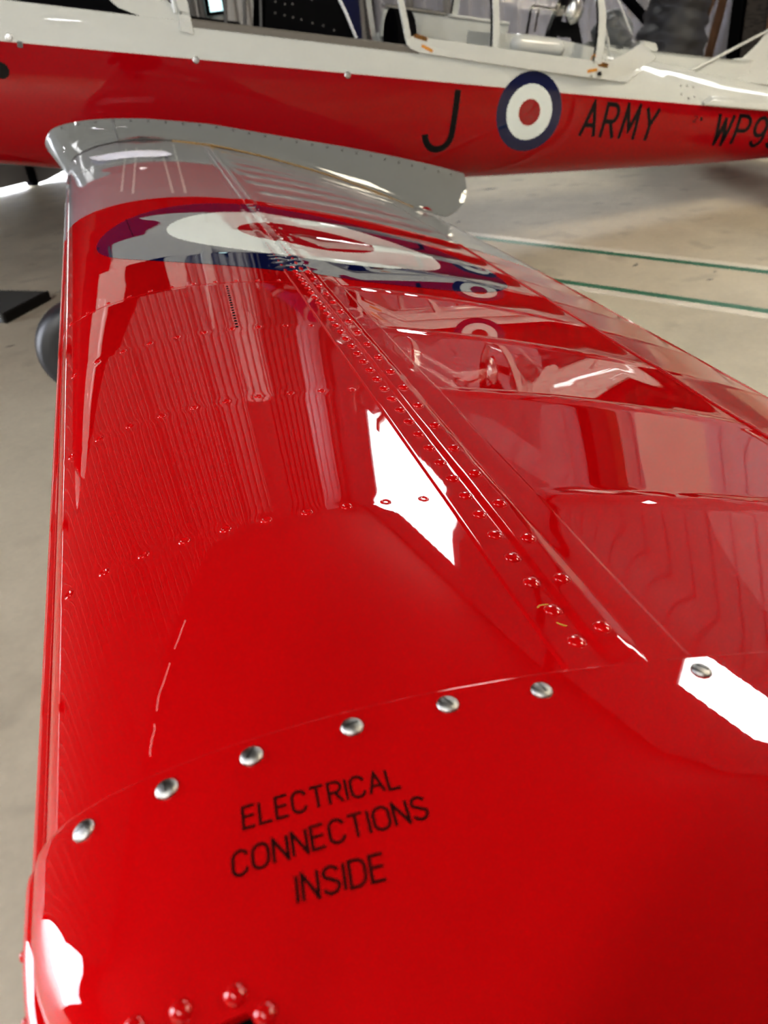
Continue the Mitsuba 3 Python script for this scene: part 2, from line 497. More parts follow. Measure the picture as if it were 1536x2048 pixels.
def glyph(c):
    """(strokes, width) with capitals one unit tall."""
    w = 0.46
    if c == 'E': return [[(w, 0), (0, 0), (0, 1), (w, 1)], [(0, .53), (w * .92, .53)]], w
    if c == 'L': return [[(0, 1), (0, 0), (w, 0)]], w
    if c == 'C': return [arcpts(.26, .70, .26, .30, 12, 180) + arcpts(.26, .30, .26, .30, 180, 348)], .52
    if c == 'T': return [[(0, 1), (.54, 1)], [(.27, 1), (.27, 0)]], .54
    if c == 'R': return [[(0, 0), (0, 1), (.26, 1)] + arcpts(.26, .745, .22, .255, 90, -90) + [(0, .49)], [(.24, .49), (.50, 0)]], .50
    if c == 'P': return [[(0, 0), (0, 1), (.26, 1)] + arcpts(.26, .74, .23, .26, 90, -90) + [(0, .48)]], .49
    if c == 'I': return [[(0, 0), (0, 1)]], 0.0
    if c == 'A': return [[(0, 0), (.28, 1), (.56, 0)], [(.10, .34), (.46, .34)]], .56
    if c == 'O': return [arcpts(.28, .68, .28, .32, 0, 180) + arcpts(.28, .32, .28, .32, 180, 360) + [(.56, .68)]], .56
    if c == '0': return [arcpts(.24, .68, .24, .32, 0, 180) + arcpts(.24, .32, .24, .32, 180, 360) + [(.48, .68)]], .48
    if c == 'N': return [[(0, 0), (0, 1), (.5, 0), (.5, 1)]], .5
    if c == 'S': return [arcpts(.25, .755, .235, .245, 15, 200) + [(.10, .60), (.40, .42)] + arcpts(.25, .255, .25, .255, 25, -165)], .5
    if c == 'D': return [[(0, 0), (0, 1), (.22, 1)] + arcpts(.22, .66, .29, .34, 90, 0) + arcpts(.22, .34, .29, .34, 0, -90) + [(0, 0)]], .51
    if c == 'M': return [[(0, 0), (.06, 1), (.30, .28), (.54, 1), (.60, 0)]], .60
    if c == 'Y': return [[(0, 1), (.26, .48), (.26, 0)], [(.52, 1), (.26, .48)]], .52
    if c == 'W': return [[(0, 1), (.15, 0), (.30, .80), (.45, 0), (.60, 1)]], .60
    if c == '9': return [arcpts(.25, .68, .24, .32, 0, 360) + [(.49, .60)] + arcpts(.25, .34, .24, .34, 0, -150)], .5
    if c == '3': return [arcpts(.24, .755, .22, .245, 150, -80) + arcpts(.24, .27, .24, .27, 80, -155)], .48
    if c == '2': return [arcpts(.23, .76, .22, .24, 165, -30) + [(0, 0), (.47, 0)]], .47
    if c == 'J': return [[(.52, 1), (.52, .30)] + arcpts(.27, .30, .25, .27, 0, -172)], .52
    return [], .3


def word(text, gap=0.17, stroke=0.10, slant=0.0, flat=True):
    """A list of one polygon per character, capitals one unit tall, and the width."""
    out, x = [], 0.0
    for c in text:
        st, w = glyph(c)
        if st:
            g = unary_union([LineString([(x + a + slant * b, b) for a, b in s]).buffer(stroke / 2, cap_style='flat' if flat else 'round', join_style='mitre', mitre_limit=1.5) for s in st])
            out.append((c, g))
        x += w + gap
    return out, x - gap


def warp(g, f):
    from shapely import transform
    return transform(g, lambda p: np.column_stack(f(p[:, 0], p[:, 1])))


def side_fn(x, z, h): return A2W(np.stack([x, side_y(x, z, h), z], -1))
def canopy_fn(x, z, h): return A2W(np.stack([x, canopy_y(x, z, h), z], -1))
def skin_fn(a, t, h): return A2W(skin(xp_of(a, t), t, h))
def star(m):
    """The mirror image on the starboard side."""
    m = m.copy()
    m.vertices = m.vertices * [1, -1, 1] + [0, 2 * YC, 0]
    m.faces = m.faces[:, ::-1]
    return m


# ==== BUILD
# ------------------------------------------------------------------ hangar: axes along the painted lines (e1) and across them (e2)
E1, E2 = np.array([0.575, -0.818, 0.0]), np.array([0.818, 0.575, 0.0])
E1, E2 = E1 / np.linalg.norm(E1), E2 / np.linalg.norm(E2)
HX0, HX1, HY0, HY1, EAVE = -4.65, 16.0, -17.0, 8.1, 6.5


def hall(P):
    P = np.asarray(P, float)
    return P[..., :1] * E1 + P[..., 1:2] * E2 + np.stack([0 * P[..., 2], 0 * P[..., 2], P[..., 2]], -1)


def H(m): return moved(m, hall)
def hbox(lo, hi, bevel=0.0): return H(box(lo, hi, bevel))


def corrugated(a0, a1, z0, z1, pitch=0.20, depth=0.035, axis=0, at=0.0, sign=1):
    """A trapezoidal profile sheet standing on end: along hall axis 0 or 1, at the other coordinate = at; ribs towards sign."""
    n = max(1, int(round((a1 - a0) / pitch)))
    p = (a1 - a0) / n
    xs, ds = [], []
    for k in range(n):
        for f, dd in ((0, 0), (.55, 0), (.65, 1), (.9, 1)):
            xs.append(a0 + p * (k + f)); ds.append(dd * depth)
    xs.append(a1); ds.append(0)
    xs, ds = np.array(xs), np.array(ds)
    P = np.zeros((len(xs), 2, 3))
    P[:, :, axis] = xs[:, None]
    P[:, :, 1 - axis] = at + sign * ds[:, None]
    P[:, 0, 2], P[:, 1, 2] = z0, z1
    return H(grid(P))


add('floor', hbox([HX0 - 0.05, HY0, -0.2], [HX1, HY1 + 0.1, 0.0]), 'm_floor', kind='structure', label='pale beige sealed concrete hangar floor')
for e2, lab in ((2.25, 'far'), (1.67, 'near')):
    sgn = 1 if lab == 'far' else -1
    add('painted_line', hbox([-1.5, e2 - 0.028, 0.0], [9.0, e2 + 0.028, 0.0012]), 'm_line_green', 'floor', label=f'{lab} dark green line painted on the floor')
    add('painted_edge', hbox([-1.5, e2 + sgn * 0.03, 0.0], [9.0, e2 + sgn * 0.095, 0.001]), 'm_line_pale', 'floor', label=f'pale strip along the {lab} green line')
add('apron', hbox([-60, -40, -0.25], [HX0 - 0.05, 30, -0.03]), 'm_apron', kind='structure', label='bright concrete apron outside the hangar doors')
# front wall: doors with a gap below, the far end clad in pale sheet
DOORS = [(0.42, 2.215), (2.275, 4.07), (4.13, 4.95), (5.00, 5.86), (-1.43, 0.365), (-3.28, -1.485), (-5.55, -3.34)]
OPEN, DTOP = (-10.6, -5.6), 6.1
add('wall_front', join(hbox([HX0 - 0.16, HY0, DTOP], [HX0 - 0.02, 5.9, EAVE]), hbox([HX0 - 0.16, 4.97, 4.5], [HX0 - 0.02, 5.9, DTOP]), hbox([HX0 - 0.16, OPEN[0] - 0.1, 4.4], [HX0 - 0.02, OPEN[1] + 0.03, DTOP + 0.02]), corrugated(HY0, OPEN[0], 0.0, DTOP, axis=1, at=HX0 - 0.06),
                       corrugated(5.9, 7.1, 2.5, EAVE, axis=1, at=HX0), hbox([HX0 - 0.16, 5.84, 2.4], [HX0 + 0.01, 5.96, EAVE])), 'm_roof', kind='structure', label='dark wall above and beside the hangar doors')
k = add('wall_front_cladding', corrugated(7.1, HY1, 2.5, EAVE, axis=1, at=HX0, pitch=0.25), 'm_cladding', kind='structure', label='pale grey profiled cladding above the blue door panel')
for n, (a, b) in enumerate(DOORS):
    pale = a == 5.00
    top_ = 4.5 if pale else DTOP
    leaf = corrugated(a, b, 0.17, top_, pitch=0.22, depth=0.012, axis=1, at=HX0, sign=1)
    low = Polygon([(a, 0.30), (b, 0.30), (b, 0.050), (a + 0.62, 0.050), (a + 0.45, 0.090), (a + 0.12, 0.020), (a, 0.012)] if b - a > 1 else [(a, 0.30), (b, 0.30), (b, 0.03), (a, 0.03)])
    sk = trimesh.creation.extrude_polygon(low, 0.012)
    sk.vertices = np.stack([HX0 + 0.035 + sk.vertices[:, 2], sk.vertices[:, 0], sk.vertices[:, 1]], -1)
    d = add(f'door_{n + 1}', leaf, 'm_pale_steel' if pale else 'm_door_steel', kind='structure', label='tall grey profiled steel leaf of the hangar door with daylight under it')
    add('bottom_flap', H(sk), 'm_steel_grey', d, label='dark flap with a ragged lower edge')
    add('stile', hbox([HX0 - 0.05, a - 0.06, 0.0], [HX0 + 0.07, a + 0.015, 1.1], 0.006), 'm_black_paint', d, label='black foot of an upright stile')
    add('stile', hbox([HX0 - 0.05, a - 0.06, 1.1], [HX0 + 0.05, a + 0.015, top_], 0.006), 'm_door_steel', d)
    add('stile', hbox([HX0 - 0.05, b - 0.015, 0.03], [HX0 + 0.06, b + 0.03, 1.1], 0.006), 'm_black_paint', d)
    add('stile', hbox([HX0 - 0.05, b - 0.015, 1.1], [HX0 + 0.04, b + 0.03, top_], 0.006), 'm_door_steel', d)
    for yy in np.arange(a + 0.11, b - 0.05, 0.22):
        add('rib', hbox([HX0 + 0.010, yy - 0.011, 0.2], [HX0 + 0.032, yy + 0.011, top_]), 'm_pale_steel', d)
scene['e_glazing'] = satin((0.8, 0.85, 0.85))
w3 = add('window_3', hbox([HX0 + 0.060, 5.05, 1.36], [HX0 + 0.066, 5.27, 2.30]), 'e_glazing', kind='structure', label='small bright window in the hangar door seen past the windscreen', emitter={'type': 'area', 'radiance': rgb(0.20, 0.36, 0.38)})
rim = Polygon([(5.01, 1.32), (5.31, 1.32), (5.31, 2.34), (5.01, 2.34)], [[(5.05, 1.36), (5.27, 1.36), (5.27, 2.30), (5.05, 2.30)]])
m = trimesh.creation.extrude_polygon(rim, 0.03); m.vertices = np.stack([HX0 + 0.055 + m.vertices[:, 2], m.vertices[:, 0], m.vertices[:, 1]], -1)
add('frame', H(m), 'm_black_paint', w3)
# right wall of pale cladding with two translucent panels high up
WIN = [(-3.55, -1.42), (2.75, 5.7)]
ZW = [(4.1, 6.02), (4.25, 5.10)]
add('wall_right_lining', corrugated(HX0, HX1, 0.0, 2.4, axis=0, at=HY1, sign=-1, pitch=0.25), 'm_lining', kind='structure', label='pale lavender-white profiled lining along the lower part of the far wall')
wr = []
for x0, x1, z0, z1 in ((HX0, HX1, 2.4, 4.1), (HX0, HX1, 6.02, EAVE), (HX0, WIN[0][0], 4.1, 6.02), (WIN[0][1], WIN[1][0], 4.1, 6.02), (WIN[1][1], HX1, 4.1, 6.02), (*WIN[1], 4.1, 4.25), (*WIN[1], 5.10, 6.02)):
    wr.append(corrugated(x0, x1, z0, z1, axis=0, at=HY1, sign=-1, pitch=0.25))
add('wall_right', join(*wr), 'm_cladding', kind='structure', label='pale grey profiled cladding of the far hangar wall')
for n, (a, b) in enumerate(WIN):
    add(f'window_{n + 1}', corrugated(a, b, *ZW[n], axis=0, at=HY1, sign=-1, pitch=0.16, depth=0.03), 'e_glazing', kind='structure', label='bright translucent wall panel high in the far wall',
        emitter={'type': 'area', 'radiance': rgb(WINDOW, WINDOW, WINDOW * 0.97)})
add('wall_right_backing', hbox([HX0 - 0.2, HY1 + 0.005, 0], [HX1, HY1 + 0.06, EAVE]), 'm_back_wall', kind='structure', label='backing of the far wall behind its cladding')
add('wall_front_backing', hbox([HX0 - 0.2, 5.9, 0], [HX0 - 0.04, HY1, EAVE]), 'm_roof', kind='structure', label='backing of the door wall behind the blue panel')
add('wall_back', hbox([HX1, HY0, 0], [HX1 + 0.1, HY1, EAVE]), 'm_back_wall', kind='structure', label='rear wall of the hangar behind the viewer')
add('wall_left', hbox([HX0, HY0 - 0.1, 0], [HX1, HY0, EAVE]), 'm_back_wall', kind='structure', label='side wall of the hangar behind the viewer')
add('ceiling', hbox([HX0 - 0.2, HY0 - 0.1, EAVE], [HX1 + 0.1, HY1 + 0.1, EAVE + 0.1]), 'm_roof', kind='structure', label='dark hangar roof')
# translucent panels in the roof: one over the tail, the others behind the viewer
for n, (x0, x1, y0, y1, c) in enumerate(ROOF):
    add(f'window_{n + 4}', hbox([x0, y0, EAVE - 0.03], [x1, y1, EAVE - 0.01]), 'e_glazing', kind='structure', label='translucent panel in the hangar roof', emitter={'type': 'area', 'radiance': rgb(*c)})
    for x in np.linspace(x0, x1, 5):
        add('purlin', hbox([x - 0.05, y0 - 0.1, EAVE - 0.16], [x + 0.05, y1 + 0.1, EAVE - 0.03]), 'm_steel_grey', f'window_{n + 4}')

n = 0
for x in (4.5, 8.5, 12.5):
    for y in (-9.0, -13.5):
        k = key_for('high_bay_lamp')
        tag(k, 'round white high-bay lamp hanging from the roof behind the viewer', 'lamp', 'high-bay lamps behind the viewer')
        o = np.array([x, y, 5.5])
        b_ = lathe([(0.06, 0.34), (0.08, 0.22), (0.12, 0.18), (0.38, 0.02), (0.39, 0.0), (0.38, 0.0), (0.13, 0.17)], 32); b_.apply_translation(o)
        add('shade', H(b_), 'm_lamp_body', k, 40)
        w = np.linspace(0, 2 * np.pi, 25)
        dsk = mesh(np.vstack([o + [0, 0, 0.03], o + np.stack([0.36 * np.cos(w), 0.36 * np.sin(w), 0 * w + 0.03], 1)]), [[0, i + 2, i + 1] for i in range(24)])
        add('diffuser', H(dsk), 'm_lamp_body', k, emitter={'type': 'area', 'radiance': rgb(BAY, BAY * 0.98, BAY * 0.93)})
        add('rod', H(tube([o + [0, 0, 0.3], [x, y, EAVE]], 0.01, 6)), 'm_steel_grey', k)

# ------------------------------------------------------------------ the aircraft
AC = 'training_aircraft'
tag(AC, 'glossy red, white and grey two-seat training aircraft with roundels, wing stretching towards the viewer', 'aircraft')
W = key_for('wing', AC)
labels[W] = {'label': 'red port wing with a riveted spar strip and grey root'}


def rows(t0, t1, fine=0.007):
    n = max(2, int(round((t1 - t0) / fine)))
    t = np.linspace(t0, t1, n + 1)
    r = [x for x in RIBS if t0 < x < t1]
    return np.unique(np.round(np.concatenate([t, r]), 5))


def panel(t, fx, dh=0.0, n=60, power=1.0, f=None):
    """Grid of the painted skin between chord parameters fx(t) = (lo, hi)."""
    lo, hi = fx(t)
    u = np.linspace(0, 1, n)**power
    if power != 1.0:
        g = np.sqrt(np.maximum(lo, 0))[:, None] + (np.sqrt(hi) - np.sqrt(np.maximum(lo, 0)))[:, None] * np.linspace(0, 1, n)
        xp = g**2
    else:
        xp = lo[:, None] + (hi - lo)[:, None] * u
    tt = np.broadcast_to(t[:, None], xp.shape)
    return grid(A2W((f or skin)(xp, tt, dh)), flip=False)


def lip(t, fx, h0, h1, dt, n=120, tip=False):
    """The turned-down edge of a lapped panel along a rib line."""
    lo, hi = fx(np.array([t]))
    xp = (np.sqrt(max(lo[0], 0)) + (np.sqrt(hi[0]) - np.sqrt(max(lo[0], 0))) * np.linspace(0, 1, n))**2
    return grid(A2W(np.stack([skin(xp, np.full(n, t), h0), skin(xp, np.full(n, t + dt * 0.6), h0 - (h0 - h1) * 0.25), skin(xp, np.full(n, t + dt), h1)])))


NOSE = lambda t: (0 * t, spar_x(t) - 0.021 / chord(t))
STRIP = lambda t: (spar_x(t) - 0.021 / chord(t), spar_x(t) + 0.072 / chord(t))
FABRIC = lambda t: (spar_x(t) + 0.072 / chord(t), 0 * t + 0.797)
TAIL = lambda t: (0 * t + 0.804, 0 * t + 1.0)
add('nose_skin', panel(rows(0.0, T_GREY, 0.012), NOSE, n=70, power=2), 'm_grey_wing', W, True, label='grey painted metal skin at the wing root')
add('nose_skin', join(panel(rows(T_GREY, T_SEAM - 0.05), NOSE, n=90, power=2), panel(rows(T_SEAM - 0.05, T_SEAM, 0.005), NOSE, dh=0.0, n=90, power=2)), 'm_red', W, True, label='red metal skin carrying the roundel')
add('lap_joint', lip(T_SEAM, NOSE, 0.0006, -0.0004, 0.0012), 'm_red', W, True)
gx = np.sqrt(NOSE(np.array([T_SEAM]))[1][0]) * np.linspace(0.05, 1, 160)
gw = 0.0009 + 0.0011 * meshkit.noise(np.stack([np.arange(160) * 0.35, np.zeros(160), np.zeros(160)], 1), 6)
add('lap_gap', grid(A2W(np.stack([skin(gx**2, np.full(160, T_SEAM + 0.0011), 0.0001), skin(gx**2, T_SEAM + 0.0011 + gw, 0.0003)]))), 'm_slot', W, True, label='dark gap along the lapped skin joint')
add('nose_skin', panel(rows(T_SEAM + 0.0015, T_TIP, 0.0042), NOSE, n=130, power=2), 'm_red', W, True, label='red metal skin ahead of the spar, next to the wing tip')
add('spar_strip', panel(rows(0.0, T_GREY, 0.012), STRIP, n=50), 'm_grey_wing', W, True, label='grey raised strip along the spar')
add('spar_strip', panel(rows(T_GREY, T_TIP, 0.006), STRIP, n=70), 'm_red', W, True, label='red raised strip along the spar')
add('fabric_skin', panel(rows(0.0, T_GREY, 0.012), FABRIC, n=70), 'm_grey_wing', W, True, label='grey fabric covering behind the spar at the root')
add('fabric_skin', panel(rows(T_GREY, T_TIP, 0.006), FABRIC, n=120), 'm_red', W, True, label='red fabric covering sagging between the ribs')
for nm, t0, t1, mt, lab in (('flap', 0.06, 2.315, 'm_grey_wing', 'grey flap at the trailing edge'), ('aileron', 2.325, 4.513, 'm_red', 'red fabric aileron at the trailing edge')):
    t = rows(t0, t1, 0.012)
    up_ = panel(t, TAIL, dh=-0.0012, n=24)
    xp = np.linspace(0.804, 1, 16)
    lowr = grid(A2W(wing(xp[None], t[:, None], -1)), flip=True)
    ends = [grid(A2W(np.stack([skin(xp, np.full(16, a), -0.0012), wing(xp, np.full(16, a), -1)])), flip=(a == t1)) for a in (t0, t1)]
    nose_ = grid(A2W(np.stack([skin(np.full(len(t), 0.804), t, -0.0012), wing(np.full(len(t), 0.79), t, 1, -0.010), wing(np.full(len(t), 0.804), t, -1)], 1)))
    add(nm, join(up_, lowr, nose_, *ends), mt, W, 35, label=lab)
tz = np.arange(2.33, 4.505, 0.006)
zl_, zh_ = 0.789 + 0.0022 * (np.arange(len(tz)) % 2), 0.7985 + 0 * tz
add('pinked_tape', grid(A2W(np.stack([skin(zl_, tz, -0.0002), skin(zl_ + 0.0004, tz, 0.0014), skin(0.5 * (zl_ + zh_), tz, 0.0030), skin(zh_, tz, 0.0026), skin(zh_ + 0.0004, tz, -0.001)], 1))), 'm_red', W, 30, label='red zigzag-edged tape ahead of the aileron')
for t0, t1, mt, lab in ((0.0, T_GREY, 'm_grey_wing', 'grey underside'), (T_GREY, T_TIP, 'm_red', 'red underside')):
    t = np.linspace(t0, t1, 80)
    xp = np.unique(np.concatenate([np.linspace(0, 0.25, 90)**2, np.linspace(0.0625, 0.803, 40)]))
    spar_end = grid(A2W(np.stack([skin(np.full(80, 0.797), t), wing(np.full(80, 0.797), t, -1)], 1)))
    add('underside', join(grid(A2W(wing(xp[None], t[:, None], -1)), flip=True), spar_end), mt, W, 40, label=lab)
# bead where the skin's front edge laps over the nose strip
tt = np.linspace(0.05, T_TIP - 0.004, 500)
wob = 0.0004 * (meshkit.noise(np.stack([tt * 25, 0 * tt, 0 * tt], -1), 2) - 0.5)
add('leading_edge_seam', tube(A2W(wing(0.00010 + 0 * tt, tt, 1, 0.0006 + wob)), 0.0013, 10), 'm_red', W, True, label='thin raised seam along the leading edge')

# roundel on the wing
RD = key_for('wing_roundel', AC)
labels[RD] = {'label': 'large blue, white and red roundel painted on the wing'}
RA, RT, RR = 0.5806, 2.8933, 0.476


def ring(r0, r1, n=220):
    w = np.linspace(0, 2 * np.pi, n + 1)
    r = np.linspace(r0, r1, max(3, int((r1 - r0) / 0.006)))
    a, t = RA + r[:, None] * np.cos(w), RT + r[:, None] * np.sin(w)
    return grid(skin_fn(a, t, 0.0006))


def ringlab(r0, r1, fl): return ring(r0, r1)


add('blue_ring', ring(RR * 2 / 3, RR), 'm_roundel_blue', RD, True, label='dark blue outer ring')
add('white_ring', ring(RR / 3, RR * 2 / 3), 'm_roundel_white', RD, True, label='white ring')
add('red_centre', ring(0.001, RR / 3), 'm_roundel_red', RD, True, label='dark red centre')

# rivets
def dome(r, h, n=14, k=4):
    w = np.linspace(0, np.pi / 2, k)
    return lathe([(r * 1.0, -0.0004)] + [(r * np.cos(a), h * np.sin(a)) for a in w[:-1]] + [(1e-5, h)], n)


big = mikit.ply(dome(0.0062, 0.0031, 22, 8), 'm_red', smooth=True)
ring_prof = [(0.0050, -0.0004), (0.0046, 0.0006), (0.0036, 0.0012), (0.0027, 0.0009), (0.0020, 0.0001), (0.0012, -0.0001), (1e-5, 0.0)]
pop = mikit.ply(lathe(ring_prof, 18), 'm_red', smooth=True)
small_red = mikit.ply(dome(0.0042, 0.0018, 12, 4), 'm_red', smooth=True)
small_grey = mikit.ply(dome(0.0042, 0.0018, 12, 4), 'm_grey_wing', smooth=True)
small_blue = mikit.ply(dome(0.0042, 0.0016, 12, 4), 'm_roundel_blue', smooth=True)
small_white = mikit.ply(dome(0.0042, 0.0016, 12, 4), 'm_roundel_white', smooth=True)


def paint_at(a, t):
    r = math.hypot(a - RA, t - RT)
    if t < T_GREY: return small_grey
    return small_white if RR / 3 < r < RR * 2 / 3 else small_blue if r < RR and r > RR * 2 / 3 else small_red


def arc_of_spar(t, s):
    k = t / (_TT[1] - _TT[0])
    x = spar_x(t) + s / chord(t)
    i = min(int(k), 58)
    f = k - i
    return (1 - f) * np.interp(x, _XX, _ARC[i]) + f * np.interp(x, _XX, _ARC[i + 1])


rng = np.random.default_rng(4)
k = 0
while True:
    t = SR + 6 * SP / 8 - k * SP / 8
    if t < 0.1: break
    a = arc_of_spar(t, 0.0)
    _, M = skin_frame(a, t)
    d = big if t > 3.3 else paint_at(a, t)
    add('rivet', {**d, 'to_world': T(M)}, None, W)
    k += 1
k = 0
while True:
    t = 4.4808 - k * 0.0593
    if t < 0.3: break
    _, M = skin_frame(arc_of_spar(t, 0.0225), t, 0.0002)
    add('rivet', {**(big if t > 3.3 else paint_at(0.45, t)), 'to_world': T(M)}, None, W)
    k += 1
for a, t in RIVET_ROWS:
    _, M = skin_frame(a, t)
    add('rivet', {**pop, 'to_world': T(M)}, None, W)
for k in range(11):
    _, M = skin_frame(0.035 + 0.036 * k, T_SEAM - 0.013)
    add('rivet', {**small_red, 'to_world': T(M)}, None, W)
line = []
tiny = dome(0.0022, 0.0010, 8, 3)
for a0, t0, a1, t1, n in ((0.300, 3.47, 0.272, 3.72, 17), (0.190, 2.62, 0.1890, 2.87, 16)):
    for k in range(n):
        f = k / (n - 1)
        _, M = skin_frame(a0 + f * (a1 - a0), t0 + f * (t1 - t0), 0.0006)
        q = tiny.copy(); q.apply_transform(M); line.append(q)
add('rivet_line', join(*line), 'm_black_paint', W, True, label='rows of tiny dark rivets', kind='stuff')
# thin pale stripes on the grey root
for a0, t0, a1, t1 in ((0.321, 0.52, 0.211, 2.05), (0.369, 0.52, 0.240, 2.14), (0.4725, 0.61, 0.350, 2.22), (0.565, 0.26, 0.386, 2.22)):
    q = np.linspace(0, 1, 160)
    a = a0 + (a1 - a0) * q; t = t0 + (t1 - t0) * q
    add('pale_stripe', grid(np.stack([skin_fn(a - 0.004, t, 0.0006), skin_fn(a + 0.004, t, 0.0006)], 1)), 'm_white_paint', W, True)
q = np.linspace(0.02, 0.62, 120)
add('pale_stripe', grid(np.stack([skin_fn(q, 1.0 + 0.4 * q - 0.012, 0.0007), skin_fn(q, 1.0 + 0.4 * q + 0.012, 0.0007)], 1)), 'm_white_paint', W, True)

# a scratch and two flecks of old yellow paint
scene['m_fleck'] = satin((0.50, 0.36, 0.02), 0.3)
scene['m_scratch'] = satin((0.72, 0.16, 0.16), 0.3)
q = np.linspace(0, 1, 40)
sa = np.interp(q, [0, .25, .55, 1], [0.1173, 0.105, 0.0914, 0.0824]) + 0.0012 * (meshkit.noise(np.stack([q * 14, 0 * q, 0 * q], 1), 9) - 0.5)
st = np.interp(q, [0, .25, .55, 1], [4.3867, 4.4193, 4.4564, 4.5026])
for i, j in ((0, 9), (12, 26), (29, 39)):
    add('scratch', tube(skin_fn(sa[i:j], st[i:j], 0.0001), 0.0004, 6), 'm_scratch', W, True, label='thin pale scratch in the red paint')
fa, ft = arc_of_spar(4.457, -0.009), 4.457
for pts in (((0.000, -0.006), (0.003, -0.0085), (0.008, -0.009), (0.013, -0.0075)), ((0.004, 0.012), (0.006, 0.0145), (0.009, 0.0165))):
    add('paint_fleck', tube(skin_fn(np.array([fa + p[0] for p in pts]), np.array([ft + p[1] for p in pts]), 0.0002), 0.0004, 6), 'm_fleck', W, True, label='fleck of yellow paint beside a rivet')

# wing tip
TP = key_for('wing_tip', AC)
labels[TP] = {'label': 'red wing tip fairing held by slotted screws, marked ELECTRICAL CONNECTIONS INSIDE'}
HOLE_X, HOLE_T = (0.0470, 0.0845), (4.6555, 4.70)
RAISE = 0.0017
tt = np.unique(np.round(np.concatenate([np.arange(T_TIP, 4.70, 0.004), np.linspace(4.70, 4.86, 40), HOLE_T, _lt[1:5]]), 5))
tt = tt[tt >= T_TIP]
xg = np.unique(np.round(np.concatenate([np.linspace(0, 0.26, 90)**2, np.linspace(0.0676, 1.0, 110), HOLE_X]), 6))
P = A2W(wing(xg[None], tt[:, None], 1, RAISE, tip=True))
topm = grid(P)
i0, i1 = np.searchsorted(xg, HOLE_X[0] - 1e-7), np.searchsorted(xg, HOLE_X[1] - 1e-7)
j0, j1 = np.searchsorted(tt, HOLE_T[0] - 1e-7), np.searchsorted(tt, HOLE_T[1] - 1e-7)
nx = len(xg)
fi = topm.faces
jj, ii = fi // nx, fi % nx
inside = (jj.min(1) >= j0) & (jj.max(1) <= j1) & (ii.min(1) >= i0) & (ii.max(1) <= i1)
topm = mesh(topm.vertices, fi[~inside])
low = grid(A2W(wing(xg[None], tt[:, None], -1, 0.0, tip=True)), flip=True)
e = np.linspace(0, 1, 150)**2
edge = grid(A2W(np.stack([wing(e, T_TIP - d_, 1, h_ * RAISE) for d_, h_ in ((0, 1), (0.0005, .97), (0.0010, .86), (0.0014, .64), (0.0016, .3), (0.0017, -.4))])), flip=True)
add('shell', join(topm, low), 'm_red', TP, True)
add('edge', edge, 'm_red', TP, True)
te = np.linspace(T_TIP + 0.002, 4.80, 200)
add('seam', tube(A2W(wing(0.0001 + 0 * te, te, 1, RAISE * 0.3, tip=True)), 0.0013, 8), 'm_red', TP, True, label='thin raised seam round the front of the tip')
hp = [(x, HOLE_T[0]) for x in xg[i0:i1 + 1]] + [(HOLE_X[1], t) for t in tt[j0 + 1:j1 + 1]] + [(x, HOLE_T[1]) for x in xg[i0:i1][::-1]] + [(HOLE_X[0], t) for t in tt[j0 + 1:j1][::-1]]
hp = np.array(hp + hp[:1])
rim0, rim1 = A2W(wing(hp[:, 0], hp[:, 1], 1, RAISE, tip=True)), A2W(wing(hp[:, 0], hp[:, 1], 1, -0.003, tip=True))
rim2 = A2W(wing(hp[:, 0], hp[:, 1], 1, -0.020, tip=True))
add('light_recess', join(grid(np.stack([rim0, rim1])), ), 'm_red', TP, label='cut edge of the light opening')
cap = A2W(wing(xg[i0:i1 + 1][None], tt[j0:j1 + 1][:, None], 1, -0.020, tip=True))
add('light_pocket', join(grid(np.stack([rim1, rim2])), grid(cap)), 'm_black_paint', TP, label='dark inside of the light opening')
WORDS = (('ELECTRICAL', (0.1232, 4.5735), (0.2004, 4.5774)), ('CONNECTIONS', (0.1139, 4.5977), (0.2062, 4.5987)), ('INSIDE', (0.1386, 4.6209), (0.1778, 4.6232)))


def tip_fn(a, t, h): return A2W(wing(xp_of(a, t), t, 1, RAISE + h, tip=True))


for text, (a0, t0), (a1, t1) in WORDS:
    gl, wid = word(text, gap=0.19, stroke=0.115)
    g = unary_union([p for _, p in gl])
    f = lambda u, v: (a0 + (a1 - a0) * u / wid + 0.0016 * v, t0 + (t1 - t0) * u / wid - 0.0128 * v)
    add('lettering', sheet(warp(g, f), lambda a, t, h: tip_fn(a, t, h), 0.0006, None, 0.002), 'm_ink', TP, True, label=f'black capitals reading {text}')


def tip_frame(a, t, h=0.0, s=1, xp=None):
    e = 0.004
    x = float(xp_of(a, t)) if xp is None else xp
    g = lambda x, t: A2W(wing(np.array([x]), np.array([t]), s, RAISE if s > 0 else 0.0, tip=True))[0]
    c = chord(t)
    ux, uy = g(x + e / c, t) - g(max(x - e / c, 0), t), g(x, t - e) - g(x, t + e)
    n = np.cross(ux, uy) * s; n /= np.linalg.norm(n)
    ux -= n * ux.dot(n); ux /= np.linalg.norm(ux)
    return frame(g(x, t) + n * h, ux, np.cross(n, ux), n)


